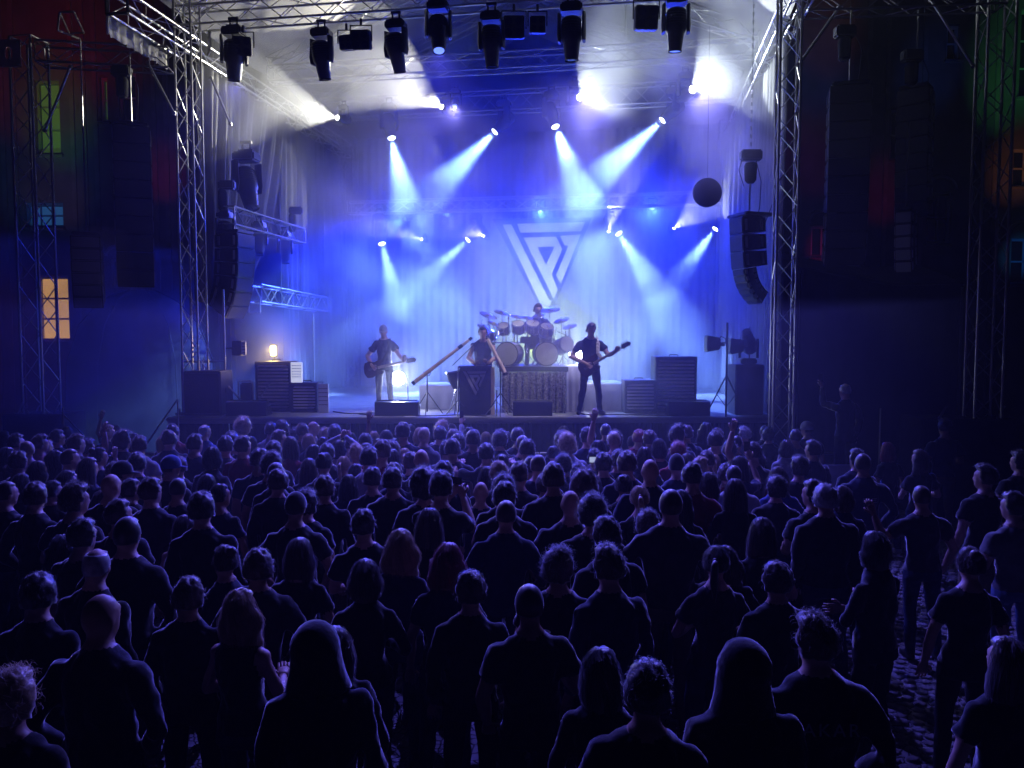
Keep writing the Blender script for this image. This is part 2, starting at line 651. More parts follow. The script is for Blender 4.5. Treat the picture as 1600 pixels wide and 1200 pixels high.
drape('backdrop_curtain', 'wide grey backdrop curtain behind the drums and the triangular logo', rf(.2, 9.1, 0), rf(RW + .3, 9.1, 0),
      DECK + .01, 9.3, BACKD, 46, .06, 1, n2=300)
drape('side_curtain', 'grey bunched side curtain lit near the left front tower', rf(-.1, .6, 0), rf(-.1, 4.6, 0), 3.9, 8.75, DRAPE, 13, .16, 2,
      gather=lambda f, h: f * (.62 + .38 * h) if h > .35 else f * (.62 + .38 * h) * (.55 + .45 * h / .35))
drape('side_curtain', 'dark blue drape hanging along the left side of the stage', rf(-.25, 4.7, 0), rf(-.25, 8.9, 0), DECK + .01, 8.7, BACKD, 14, .09, 3)
drape('side_curtain', 'pale tall drape behind the right front tower', rf(RW - .25, 8.6, 0), rf(RW + .15, 1.2, 0), DECK + .01, 8.75, DRAPE, 26, .08, 4)

# ---------------------------------------------------------------- logo
LOGO = [[(185, 165), (285, 165), (715, 962), (752, 965), (692, 1095), (665, 1093)],
        [(350, 158), (1115, 150), (1072, 245), (388, 252)],
        [(425, 305), (582, 405), (680, 592), (742, 692), (812, 855), (765, 950)],
        [(425, 305), (790, 298), (775, 400), (582, 405)],
        [(790, 298), (862, 430), (742, 692), (680, 592), (775, 400)],
        [(835, 290), (1066, 278), (848, 795), (792, 700), (932, 395), (885, 388)]]


def logo(parent, org, ux, w, mm, proud, name='logo_bar', tall=1.0):
    """Triangular logo strokes; w = width of the whole mark, org = its top-left corner."""
    sc = w / 930.0
    ux = Vector(ux)
    nrm = ux.cross(Vector((0, 0, -1))) * -1
    for i, pl in enumerate(LOGO):
        k = MB()
        k.prism([((x - 185) * sc, -(y - 150) * sc * tall) for x, y in pl], Vector(org) , ux, (0, 0, 1), nrm * -proud * (1 + .15 * i))
        k.build(name, mm, parent)


c = at(845, 420, 24.0)
bl = rf(5.62, 8.78, 0)
# dark triangular banner with the pale mark, hung in front of the backdrop
pA, pB, pC = at(770, 342, 23.0), at(925, 336, 22.75), at(856, 504, 22.9)
t = thing('logo_banner', 'dark triangular banner with a pale angular letter mark hanging above the drums', 'banner', pA)
k = MB()
ux = (pB - pA)
ux.z = 0
ux.normalize()
nr = ux.cross(Vector((0, 0, 1)))   # towards the audience
wB = (pB - pA).length
k.prism([(0, 0), (wB, 0), (wB * .555, -(pA.z - pC.z))], (0, 0, 0), ux, (0, 0, 1), nr * -.02)
k.build('banner_cloth', BANNER, t)
lw = wB * .83
logo(t, ux * (wB * .10) + Vector((0, 0, -.13)) + nr * .004, ux, lw, PRINT, -.006, tall=1.07)
for q in (.12, .88):
    member('hanging_line', ux * (wB * q), ux * (wB * q) + Vector((0, 0, 6.9 - pA.z)), .006, CABLE, t)

# round dark spot in the right rear beam, built as a disc
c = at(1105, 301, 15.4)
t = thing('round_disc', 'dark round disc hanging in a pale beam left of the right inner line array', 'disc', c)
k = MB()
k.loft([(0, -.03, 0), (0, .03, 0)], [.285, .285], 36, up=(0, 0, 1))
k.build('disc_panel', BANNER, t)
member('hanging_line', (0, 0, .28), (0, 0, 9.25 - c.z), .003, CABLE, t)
# ---------------------------------------------------------------- lamp fixtures
LENS_W = mat('lit lens warm white', (0.8, 0.8, 0.8), emit=(1.0, 0.97, 0.86), estr=25)
LENS_B = mat('lit lens cold white', (0.8, 0.8, 0.8), emit=(0.72, 0.80, 1.0), estr=14)
LENS_R = mat('dim ring lens', (0.1, 0.12, 0.2), rough=0.1, emit=(0.12, 0.2, 1.0), estr=1.5)
LENS_0 = mat('dark lens', (0.03, 0.03, 0.06), rough=0.08)
GREY_TOP = mat('pale fixture cover', (0.35, 0.35, 0.36), rough=0.4)

FIX = {}


def fixture_meshes():
    k = MB()
    k.bevbox((0, 0, 0), (.40, .30, .16), .03)
    k.box((0, 0, .10), (.26, .10, .05))
    FIX['base'] = k.mesh('fixture_base', BLK, True)
    k = MB()
    k.loft([(0, 0, -.02), (0, 0, -.16), (0, 0, -.40), (0, 0, -.52)], [(.035, .10), (.035, .10), (.04, .12), (.03, .09)], 8)
    FIX['arm'] = k.mesh('yoke_arm', BLK, True)
    k = MB()      # head along +Z, lens at the +Z end
    k.loft([(0, 0, -.34), (0, 0, -.30), (0, 0, -.12), (0, 0, .05), (0, 0, .09), (0, 0, .36), (0, 0, .38)],
           [.12, .175, .19, .185, .155, .125, .11], 14)
    FIX['head'] = k.mesh('fixture_head', BLK, True)
    k = MB()
    for i in range(5):
        k.tube((0, 0, -.26 + .045 * i), (0, 0, -.245 + .045 * i), .196, 14)
    FIX['fins'] = k.mesh('cooling_fins', BLKP, True)
    k = MB()
    k.tube((0, 0, 0), (0, 0, .012), .10, 20)
    for nm, mm in (('w', LENS_W), ('b', LENS_B), ('0', LENS_0)):
        FIX['lens' + nm] = k.mesh('lens', mm)
    k = MB()
    k.tube((0, 0, 0), (0, 0, .012), .10, 20)
    FIX['ringlens'] = k.mesh('lens', LENS_R)
    k = MB()
    k.loft([(0, 0, 0), (0, 0, .03)], [.125, .128], 20, cap=False)
    k.loft([(0, 0, 0), (0, 0, .03)], [.110, .112], 20, cap=False)
    FIX['ring'] = k.mesh('lens_ring', BLKP, True)
    k = MB()
    k.tube((-.07, 0, .12), (-.07, 0, .24), .02, 6)
    k.tube((.07, 0, .12), (.07, 0, .24), .02, 6)
    k.box((0, 0, .25), (.2, .05, .05))
    FIX['clamp'] = k.mesh('clamp', BLK, True)


fixture_meshes()


def moving_head(label, pos, target, lit=None, size=1.0, group=None, up=False, loose=0):
    """A moving head whose head centre is at pos and which looks at target; hangs from a clamp, or stands when up."""
    pos, target = Vector(pos), Vector(target)
    d = (target - pos).normalized()
    t = thing('moving_head', label, 'stage light', pos, group=group)
    sg = -1 if up else 1
    pan = math.atan2(d.x, -d.y) if abs(d.x) + abs(d.y) > .05 else 0
    for key, nm in (('base', 'base'), ('clamp', 'clamp')):
        if up and key == 'clamp':
            continue
        o = link(nm, FIX[key], t, (0, 0, sg * .50 * size), PSI * -1)
        o.scale = (size, size, size * sg)
    ya = Matrix.Rotation(pan, 3, 'Z')
    for s in (-1, 1):
        o = link('yoke_arm', FIX['arm'], t, ya @ Vector((s * .225 * size, 0, sg * .43 * size)), pan)
        o.scale = (size, size, size * sg)
    q = d.to_track_quat('Z', 'Y')
    for key, nm, off in (('head', 'head', 0), ('fins', 'cooling_fins', 0), ('ring', 'lens_ring', .38), ('lens' + (lit or '0'), 'lens', .385)):
        o = link(nm, FIX[key], t, d * off * size)
        o.rotation_mode = 'QUATERNION'
        o.rotation_quaternion = q
        o.scale = (size, size, size)
    return t, pos + d * (.42 * size), d


def par_can(label, pos, face, w=.34, h=.34, cells=2, group=None, m=BLK, lens=LENS_0, hang=True):
    """A square blinder box with cells x cells lamps, its front turned to the direction face."""
    pos = Vector(pos)
    f = Vector(face).normalized()
    t = thing('blinder_light', label, 'stage light', pos, group=group)
    q = f.to_track_quat('-Y', 'Z')
    rm = q.to_matrix()
    k = MB()
    k.bevbox((0, .08, 0), (w, .2, h), .015, None)
    o = k.build('housing', m, t)
    o.rotation_mode = 'QUATERNION'
    o.rotation_quaternion = q
    for i in range(cells):
        for j in range(cells):
            k = MB()
            k.tube((0, -.022, 0), (0, -.035, 0), .36 * w / cells, 16)
            o = k.build('lens', lens, t)
            o.location = rm @ Vector(((i - (cells - 1) / 2) * w / cells, 0, (j - (cells - 1) / 2) * h / cells))
            o.rotation_mode = 'QUATERNION'
            o.rotation_quaternion = q
    if hang:
        k = MB()
        k.tube((-w / 2 - .03, .08, 0), (-w / 2 - .03, .08, h / 2 + .12), .012, 6)
        k.tube((w / 2 + .03, .08, 0), (w / 2 + .03, .08, h / 2 + .12), .012, 6)
        k.tube((-w / 2 - .03, .08, h / 2 + .12), (w / 2 + .03, .08, h / 2 + .12), .012, 6)
        k.tube((0, .08, h / 2 + .12), (0, .08, h / 2 + .24), .025, 6)
        k.build('bracket', BLK, t)
    return t


# hanging dark fixtures on the front truss: pixel of the head centre, aim, size
FRONT_FIX = [
    (366, 92, (-.10, .25, -1), 1.0, 'leftmost hanging moving head, dark with a pale lower edge'),
    (503, 92, (.10, .2, -1), .92, 'dark moving head hanging between the left end and the small double lamp'),
    (619, 80, (.16, .25, -1), .92, 'dark moving head tilted right, hanging beside the small double lamp'),
    (685, 52, (.06, -.35, -1), .95, 'dark moving head with a pale glassy nose at the middle of the front truss'),
    (768, 70, (.03, .15, -1), .95, 'slim dark moving head hanging straight down beside the twin blinder boxes'),
    (893, 58, (.02, .1, -1), .98, 'dark moving head with two bright yoke corners hanging above the white glare'),
    (1056, 44, (.0, .15, -1), .95, 'rightmost dark moving head on the front truss, next to a square blinder'),
]
for px, py, dr, sz, lb in FRONT_FIX:
    u = 0
    for q in range(60):          # depth on the front truss line for this pixel column
        dd = 15.2 - .16 * u
        p = at(px, py, dd)
        u = (p - TL).dot(AX)
    t, lp, d = moving_head(lb, p, p + Vector(dr), None, sz, 'moving heads hung on the front roof truss')
    if px in (366, 685, 1056):   # violet light over the people, added in these three dark heads
        for o in t.children:
            if o.name.startswith('lens') and 'ring' not in o.name:
                o.data = FIX['ringlens']
        spot(lp, (p.x * .55, 7.4, 0), CROWD_W, (0.13, 0.11, 1.0), 66, .6, .07)
for px, py, sz, lb, fc in ((378, 72, .34, 'square blinder lamp tucked beside the leftmost moving head', (.2, -1, -.3)),
                           (563, 62, .34, 'square four lens blinder hung on the front truss, right one of the small double lamp', (-.1, -1, -.3)),
                           (540, 66, .26, 'small box lamp, left one of the small double lamp on the front truss', (-.2, -1, -.2)),
                           (803, 42, .38, 'square blinder box right of the slim moving head', (0, -1, -.2)),
                           (840, 38, .28, 'small dark lamp box left of the moving head with bright corners', (0, -1, -.2)),
                           (1011, 27, .40, 'square dark blue blinder left of the rightmost moving head', (.05, -1, -.2))):
    p = at(px, py, 15.0 - .0016 * (px - 300))
    par_can(lb, p, fc, sz, sz, 2, 'blinder lamps on the front roof truss')

# lit lamps: pixel of the lens, depth, aim (direction), watts, colour, cone, lens kind
WARM = (1.0, 0.96, 0.80)
COLD = (0.86, 0.95, 1.0)
BLUE = (0.19, 0.36, 1.0)
LIT = [
    # lens pixel, depth, beam direction in the picture (deg), angle off the line to the audience (deg), half cone (deg),
    # watts, colour, blend, lens kind, size, label
    (527, 184, 18.6, 168, 45, 21, 620, WARM, .05, 'w', .55, 'lit white lamp at the far left of the rear truss, beam sweeping up left'),
    (690, 167, 20.2, 148, 45, 24, 1500, WARM, .04, 'w', .6, 'lit white lamp left of the centre truss, wide beam sweeping up left'),
    (906, 152, 19.7, 32, 30, 28, 780, COLD, .05, 'w', .8, 'lit white lamp with large glare right of the centre truss'),
    (1082, 140, 17.8, 32, 35, 29, 740, COLD, .04, 'w', .8, 'lit white lamp at the right of the rear truss, beam sweeping up right'),
    (612, 216, 20.4, -78, 55, 14.5, 11000, BLUE, .7, 'b', .95, 'upper left blue beam lamp pointing down'),
    (773, 206, 20.0, -135, 65, 13, 10500, BLUE, .7, 'b', .9, 'upper blue beam lamp slanting down left above the logo'),
    (868, 198, 19.8, -70, 55, 15, 12000, BLUE, .7, 'b', .95, 'upper blue beam lamp pointing down right, over the logo'),
    (1035, 188, 19.4, -138, 65, 13, 10500, BLUE, .7, 'b', .9, 'upper right blue beam lamp slanting down left'),
    (597, 381, 22.9, -77, 55, 12, 10500, BLUE, .7, 'b', .95, 'lower left blue beam lamp pointing down above the left guitarist'),
    (731, 375, 22.7, -138, 65, 10.5, 8000, BLUE, .7, 'b', .9, 'lower blue beam lamp slanting down left beside the logo'),
    (967, 365, 22.2, -57, 60, 14, 9500, BLUE, .7, 'b', .95, 'lower blue beam lamp pointing down right, right of the logo'),
    (1118, 358, 21.9, -127, 65, 12, 9500, BLUE, .7, 'b', .9, 'lower right blue beam lamp slanting down left'),
    (659, 374, 22.9, 160, 60, 15, 350, WARM, .12, 'w', .3, 'small white lamp beaming left under the backdrop truss'),
    (756, 369, 22.7, 150, 50, 26, 400, WARM, .12, 'w', .3, 'small white lamp beaming up left beside the logo'),
    (951, 362, 22.3, 75, 50, 15, 400, COLD, .12, 'w', .35, 'small white lamp beaming upward right of the logo'),
    (1053, 357, 22.0, 38, 50, 22, 420, COLD, .08, 'w', .35, 'small white lamp beaming up right under the round disc'),
]
CUP = Vector((0, math.sin(PITCH), math.cos(PITCH)))
for px, py, dd, ang, phi, half, wt, cl, bl_, ln, sz, lb in LIT:
    p = at(px, py, dd)
    c = (Vector((0, 0, CH)) - p).normalized()
    e = Vector((1, 0, 0)) * math.cos(R(ang)) + CUP * math.sin(R(ang))
    e = (e - c * e.dot(c)).normalized()
    d = c * math.cos(R(phi)) + e * math.sin(R(phi))
    p = p - d * (.40 * sz)
    t, lp, d = moving_head(lb, p, p + d, ln, sz, 'lit moving heads over the stage')
    spot(lp, lp + d, wt * (GAIN * 1.0 if ln == 'b' else GAIN), cl, half * 2, bl_, .07 * sz)

# added wash lamps that fill the smoke and light the crowd from behind
DEEP = (0.01, 0.03, 1.0)
VIOLET = (0.34, 0.30, 1.0)
for px, py, dd, tg, wt, cl, an, lb in (
        (712, 162, 20.2, (-2.0, 6, 0), 500, VIOLET, 46, 'round violet wash lamp next to the wide left white beam'),
        (922, 148, 19.6, (-.5, 5.5, 0), 900, VIOLET, 50, 'round violet wash lamp right of the large white glare'),
        (1098, 138, 17.9, (2.5, 6, 0), 700, VIOLET, 50, 'round violet wash lamp at the right end of the rear truss'),
        (640, 338, 23.3, (-8.6, 15, 1.8), 5000, DEEP, 44, 'round blue wash lamp at the left end of the low truss'),
        (700, 334, 23.2, (-2.2, 10, 2.5), 3800, DEEP, 110, 'round blue wash lamp on the low truss left of the logo'),
        (845, 328, 22.9, (0, 10, 2.5), 3200, DEEP, 110, 'round blue wash lamp on the low truss above the logo'),  # this lamp and the next are dark rings given blue light
        (1019, 324, 22.5, (2.5, 10, 2.5), 3600, DEEP, 110, 'round blue wash lamp on the low truss right of the logo')):
    p = at(px, py, dd)
    d = (Vector(tg) - p).normalized()
    t, lp, d = moving_head(lb, p, p + d, None, .6, 'blue wash lamps over the stage')
    for o in t.children:
        if o.name.startswith('lens') and 'ring' not in o.name:
            o.data = FIX['ringlens']
    spot(lp, lp + d, wt, cl, an, .5, .08)

# ---------------------------------------------------------------- stage smoke and night haze
def smoke_mat(name, dens, var, color=(0.9, 0.93, 1.0), g=0.2, scale=0.35, lo=.35, hi=.75):
    m = bpy.data.materials.new(name)
    m.use_nodes = True
    n, l = m.node_tree.nodes, m.node_tree.links
    n.remove(n['Principled BSDF'])
    v = n.new('ShaderNodeVolumePrincipled')
    v.inputs['Color'].default_value = (*color, 1)
    v.inputs['Anisotropy'].default_value = g
    v.inputs['Density'].default_value = dens
    l.new(v.outputs[0], n['Material Output'].inputs['Volume'])
    if var:
        tc = n.new('ShaderNodeTexCoord')
        t = n.new('ShaderNodeTexNoise')
        t.inputs['Scale'].default_value = scale
        t.inputs['Detail'].default_value = 4
        t.inputs['Distortion'].default_value = .6
        l.new(tc.outputs['Object'], t.inputs['Vector'])
        mr = n.new('ShaderNodeMapRange')
        mr.inputs[1].default_value, mr.inputs[2].default_value = lo, hi
        mr.inputs[3].default_value, mr.inputs[4].default_value = dens * (1 - var), dens * (1 + var)
        l.new(t.outputs['Fac'], mr.inputs[0])
        l.new(mr.outputs[0], v.inputs['Density'])
    return m


k = MB()
k.box((0, 39, 20), (139, 101, 44))
tag(k.build('haze', smoke_mat('night haze', HAZE_D, 0, g=.3)), kind='stuff')
k = MB()
k.prism([(-6.3, 15.6), (4.9, 13.9), (6.7, 25.0), (-4.9, 26.2)], (0, 0, .02), (1, 0, 0), (0, 1, 0), (0, 0, 11.9))
tag(k.build('smoke', smoke_mat('stage smoke', SMOKE_D, .97, g=.25, scale=.62, lo=.40, hi=.63)), kind='stuff')
k = MB()
k.box((-9.0, 17.4, 2.6), (4.0, 8.0, 5.0))
tag(k.build('smoke', smoke_mat('low smoke bank', .14, .97, g=.25, scale=.5, lo=.38, hi=.70)), kind='stuff')
k = MB()
k.box((-.8, 11.0, 1.8), (11.0, 7.0, 3.5))
tag(k.build('smoke', smoke_mat('drifting crowd smoke', .009, 0, g=.35)), kind='stuff')
# ---------------------------------------------------------------- people
from mathutils import noise as mnoise

SKIN = [mat('skin fair', (0.52, 0.34, 0.26), rough=0.5, noise=.08, scale=20), mat('skin tan', (0.36, 0.22, 0.15), rough=0.5, noise=.08, scale=20)]
TOPC = {'black': (0.015, 0.015, 0.017), 'dark': (0.035, 0.035, 0.042), 'navy': (0.02, 0.025, 0.06), 'grey': (0.14, 0.14, 0.15),
        'red': (0.20, 0.02, 0.03), 'white': (0.62, 0.62, 0.62), 'pale': (0.36, 0.36, 0.40), 'blue': (0.06, 0.10, 0.30),
        'pink': (0.42, 0.20, 0.24), 'olive': (0.06, 0.06, 0.035)}
TOPS = {k_: mat(k_ + ' fabric', c_, rough=.92, noise=.25, scale=5, bump=.35, bscale=16, spec=.15, sheen=1.0) for k_, c_ in TOPC.items()}
BOTS = [mat('dark denim', (0.03, 0.04, 0.075), rough=.9, noise=.3, scale=8, bump=.3, bscale=18, spec=.2),
        mat('black trousers', (0.016, 0.016, 0.018), rough=.9, bump=.3, bscale=15, spec=.2),
        mat('blue denim', (0.12, 0.18, 0.32), rough=.9, noise=.25, scale=8, bump=.3, bscale=18, spec=.2),
        mat('khaki trousers', (0.16, 0.13, 0.09), rough=.9, bump=.3, bscale=15, spec=.2)]
SHOE = [mat('dark shoes', (0.02, 0.02, 0.02), rough=.5), mat('pale shoes', (0.5, 0.5, 0.5), rough=.6)]
HAIRC = {'dark': (0.018, 0.013, 0.010), 'brown': (0.06, 0.035, 0.02), 'blond': (0.42, 0.31, 0.17), 'grey': (0.32, 0.32, 0.33), 'red': (0.26, 0.03, 0.03)}
def strand_mat(nm, c):
    m = bpy.data.materials.new(nm)
    m.use_nodes = True
    n, l = m.node_tree.nodes, m.node_tree.links
    p = n['Principled BSDF']
    p.inputs['Base Color'].default_value = (*c, 1)
    p.inputs['Roughness'].default_value = .35
    tr_ = n.new('ShaderNodeBsdfTranslucent')
    tr_.inputs['Color'].default_value = (*[min(.9, .30 + q) for q in c], 1)
    mx = n.new('ShaderNodeMixShader')
    mx.inputs[0].default_value = .55
    l.new(p.outputs[0], mx.inputs[1])
    l.new(tr_.outputs[0], mx.inputs[2])
    l.new(mx.outputs[0], n['Material Output'].inputs['Surface'])
    return m


HAIRM = {k_: mat(k_ + ' hair', c_, rough=.42, noise=.35, scale=30, spec=.7, sheen=.6) for k_, c_ in HAIRC.items()}
STRAND = {k_: strand_mat(k_ + ' hair strands', c_) for k_, c_ in HAIRC.items()}

POSES = {   # elbow and wrist of the left (-x) and right (+x) arm
    'down': (((-.245, -.03, 1.13), (-.25, .06, .88)), ((.25, -.02, 1.13), (.255, .08, .885))),
    'front': (((-.27, .0, 1.13), (-.11, .25, 1.10)), ((.27, .0, 1.13), (.10, .26, 1.14))),
    'drink': (((-.28, -.03, 1.13), (-.25, .10, .90)), ((.27, .02, 1.13), (.15, .28, 1.22))),
    'crossed': (((-.27, .06, 1.14), (.06, .20, 1.19)), ((.27, .06, 1.14), (-.06, .22, 1.15))),
    'pockets': (((-.305, -.07, 1.13), (-.20, .08, .93)), ((.31, -.06, 1.13), (.205, .08, .935))),
    'hips': (((-.40, -.10, 1.18), (-.19, .02, 1.02)), ((.40, -.10, 1.18), (.19, .02, 1.02))),
    'phone': (((-.20, .20, 1.27), (-.06, .36, 1.50)), ((.20, .20, 1.27), (.06, .36, 1.50))),
    'phone_up': (((-.27, -.02, 1.13), (-.26, .05, .88)), ((.24, .22, 1.42), (.16, .34, 1.68))),
    'raise_right': (((-.27, -.02, 1.13), (-.26, .05, .88)), ((.31, .06, 1.63), (.25, .10, 1.90))),
    'raise_left': (((-.31, .06, 1.63), (-.25, .10, 1.90)), ((.27, -.02, 1.13), (.26, .05, .88))),
    'clasp': (((-.33, .08, 1.64), (-.04, .16, 1.80)), ((.33, .08, 1.64), (.04, .16, 1.80))),
    'straight_up': (((-.27, .0, 1.13), (-.14, .25, 1.10)), ((.25, .10, 1.68), (.27, .12, 1.95))),
    'spread': (((-.44, .05, 1.40), (-.36, .28, 1.47)), ((.44, .05, 1.40), (.36, .28, 1.47))),
    'reach_right': (((-.27, .0, 1.13), (-.24, .1, .9)), ((.36, .05, 1.18), (.55, .18, 1.06))),
    'wave': (((-.36, .05, 1.22), (-.42, .12, 1.46)), ((.29, -.03, 1.13), (.27, .1, .92))),
}


def seg_dist(P, a, b):
    a, b = np.array(a), np.array(b)
    ab = b - a
    t = np.clip(((P - a) @ ab) / (ab @ ab), 0, 1)
    return np.linalg.norm(P - (a + t[:, None] * ab), axis=1)


def hand_shell(k, wrist, elbow, side, curl=.5, fdir=None):
    """Palm, four unequal fingers and a thumb at the wrist."""
    w, e = Vector(wrist), Vector(elbow)
    d = Vector(fdir).normalized() if fdir else (w - e).normalized()
    ref = Vector((0, 1, 0)) if abs(d.y) < .8 else Vector((0, 0, 1))
    a = d.cross(ref).normalized() * side       # across the palm
    nrm = a.cross(d).normalized() * side
    k.loft([w - d * .015, w + d * .03, w + d * .075, w + d * .10], [(.026, .02), (.036, .018), (.042, .016), (.036, .012)], 8, up=nrm)
    for i, ln in enumerate((.070, .080, .075, .058)):
        o = w + d * .085 + a * (-.031 + .0205 * i)
        m1 = o + d * ln * .5 + nrm * (.012 * curl)
        m2 = m1 + d * (ln * .5 * (1 - .6 * curl)) + nrm * (ln * .5 * curl)
        k.loft([o, m1, m2], [.0098, .009, .007], 6)
    o = w + d * .025 - a * .03
    m1 = o - a * .028 + d * .03 + nrm * .01
    k.loft([o, m1, m1 + d * .03 + nrm * .006 - a * .004], [.013, .0115, .008], 6)


BODY = {}


def make_body(key, arms, sex='m', broad=1.0, yaw=0.0, nod=0.0, sleeve='short', legs=None, bend=0.0, voxel=.018, belly=0.0, curl=.5,
              hdir=(None, None), lean=(0, 0), skirt=False):
    """One continuous figure, 1.75 m tall, facing +Y. Returns (mesh, head centre, head rotation)."""
    if key in BODY:
        return BODY[key]
    k = MB()
    f = sex == 'f'
    sw = (.155 if f else .180) * broad
    lx, ly = lean
    TS = [(.84, .178, .128), (.92, .176 if f else .172, .128), (1.0, .158 if f else .16, .115), (1.10, .138 if f else .162, .110),
          (1.22, .148 if f else .168, .118), (1.34, .16 if f else .186, .112), (1.415, .146 if f else .176, .096), (1.45, .118 if f else .142, .086), (1.485, .080 if f else .094, .072), (1.525, .056, .058)]
    tp, trd = [], []
    for z, rx, ry in TS:
        q = max(0, (z - .95) / .5)
        tp.append((lx * q, ly * q + (-.01 if z > 1.2 else 0), z))
        trd.append((rx * (broad if z > 1.05 else (1 + (broad - 1) * .6)), ry * (1 + belly * (1 if .9 < z < 1.25 else .2))))
    k.loft(tp, trd, 16)
    nb = Vector((lx, ly - .005, 1.44))
    hc = Vector((lx * 1.15, ly * 1.2 + .02 + nod * .3, 1.633))
    k.loft([nb, hc + Vector((0, -.015, -.07))], [.062 if not f else .051, .057 if not f else .047], 12)
    hr = Matrix.Rotation(yaw, 3, 'Z') @ Matrix.Rotation(-nod, 3, 'X')

    def hp(x, y, z):
        return hc + hr @ Vector((x, y, z))
    k.sphere(hp(0, -.004, .012), (.076, .096, .105), 18, 12, hr)
    k.sphere(hp(0, .030, -.045), (.058, .062, .070), 14, 9, hr)
    k.sphere(hp(0, .055, -.088), (.034, .034, .026), 10, 7, hr)
    k.loft([hp(0, .088, .02), hp(0, .108, -.022), hp(0, .095, -.034)], [.009, .015, .010], 7)
    k.loft([hp(-.022, .083, -.06), hp(.022, .083, -.06)], [.009, .009], 6)
    k.sphere(hp(0, .088, .035), (.05, .012, .012), 10, 6, hr)
    for s in (-1, 1):
        k.sphere(hp(s * .079, -.008, -.012), (.011, .02, .032), 8, 6, hr)
    segs = []
    for s, (el, wr) in zip((-1, 1), arms):
        sh = Vector((s * sw + lx, ly - .01, 1.378))
        el, wr = Vector(el) + Vector((lx, ly, 0)), Vector(wr) + Vector((lx, ly, 0))
        m_ = .86 if f else 1.0
        su = .069 * m_ if sleeve != 'none' else .048 * m_
        k.sphere(sh, (.066 * m_, .066 * m_, .060 * m_), 12, 8)
        mid = sh.lerp(el, .5)
        k.loft([sh, mid, sh.lerp(el, .62), el], [su, su * .95, (.06 if sleeve == 'long' else .050) * m_, (.053 if sleeve == 'long' else .045) * m_], 10)
        if sleeve == 'short':      # loose sleeve hem
            k.loft([sh.lerp(el, .2), sh.lerp(el, .56)], [su * 1.02, su * 1.16], 10)
        k.sphere(el, .045 * m_, 10, 7)
        fr = 1.18 if sleeve == 'long' else 1.0
        k.loft([el, el.lerp(wr, .35), wr], [.046 * m_ * fr, .047 * m_ * fr, .031 * m_ * fr], 10)
        segs.append((sh, el, wr, s))
    if legs is None:
        legs = (((-.095, 0, .90), (-.115, .03, .50), (-.13, -.02, .09), 0.15), ((.095, 0, .90), (.115, .03, .50), (.13, -.02, .09), -.15))
    for hip, kn, an, fy in legs:
        hip, kn, an = Vector(hip), Vector(kn), Vector(an)
        k.loft([hip + Vector((0, 0, .03)), hip.lerp(kn, .45), kn], [.093, .080, .062], 12)
        k.sphere(kn, .061, 10, 7)
        k.loft([kn, kn.lerp(an, .35) + Vector((0, -.01, 0)), kn.lerp(an, .85), an], [.061, .062, .050, .054], 10)
        fr_ = Matrix.Rotation(fy, 3, 'Z')
        k.sphere(an + fr_ @ Vector((0, .05, -.04)), (.045, .13, .046), 12, 8, fr_)
        k.sphere(an + Vector((0, -.01, -.03)), (.04, .055, .06), 10, 7)
    if skirt:
        k.loft([(0, 0, .98), (0, 0, .8), (0, 0, .56)], [(.16, .115), (.21, .16), (.25, .2)], 18)
    # shirt hem and collar
    k.loft([(lx * .2, ly * .2, 1.02), (0, 0, .90), (0, -.002, .84)], [(.168 * broad, .12), (.186 * (1 + (broad - 1) * .6), .138), (.19 * (1 + (broad - 1) * .6), .140)], 16)
    if sleeve == 'long':
        k.loft([nb + Vector((0, 0, -.01)), nb + Vector((0, .004, .075))], [(.088, .08), (.074, .072)], 14)
    m0 = k.mesh('raw', SKIN[0])
    o = bpy.data.objects.new('raw', m0)
    COL.objects.link(o)
    rm = o.modifiers.new('r', 'REMESH')
    rm.mode = 'VOXEL'
    rm.voxel_size = voxel
    sm = o.modifiers.new('s', 'SMOOTH')
    sm.factor = .5
    sm.iterations = 3
    dg = bpy.context.evaluated_depsgraph_get()
    me = bpy.data.meshes.new_from_object(o.evaluated_get(dg))
    bpy.data.objects.remove(o)
    bpy.data.meshes.remove(m0)
    nv = len(me.vertices)
    co = np.empty(nv * 3)
    me.vertices.foreach_get('co', co)
    co = co.reshape(-1, 3)
    # which piece of the figure each point belongs to
    dh = np.linalg.norm((co - np.array(hc)) / np.array([1, 1.1, 1.3]), axis=1)
    da_u = np.min([seg_dist(co, s_[0], s_[1]) for s_ in segs], axis=0)
    da_f = np.min([seg_dist(co, s_[1], s_[2]) for s_ in segs], axis=0)
    lab = np.where(co[:, 2] > .93, 1, 2)
    lab[co[:, 2] < .10] = 3
    farm = (da_f < .064) & (co[:, 2] > .75)
    arm = (da_u < .075) | farm
    lab[arm & (co[:, 2] > .75)] = 1
    if sleeve == 'short':
        for sh, el, wr, s_ in segs:
            ax = np.array(el) - np.array(sh)
            t = ((co - np.array(sh)) @ ax) / (ax @ ax)
            lab[(seg_dist(co, sh, el) < .06) & (t > .62) & (t < 1.15)] = 0
        lab[farm] = 0
    elif sleeve == 'none':
        lab[(da_u < .058) & (np.abs(co[:, 0] - lx) > sw * .98)] = 0
        lab[farm] = 0
    neck = (co[:, 2] > 1.455) & (np.hypot(co[:, 0] - lx, co[:, 1] - ly) < .085) & (co[:, 2] < 1.62)
    lab[neck & ((co[:, 2] > 1.525) | (sleeve != 'long'))] = 0
    lab[dh < .125] = 0
    # cloth folds
    no = np.empty(nv * 3)
    me.vertices.foreach_get('normal', no)
    no = no.reshape(-1, 3)
    amp = np.where(lab == 1, .020, np.where(lab == 2, .015, 0))
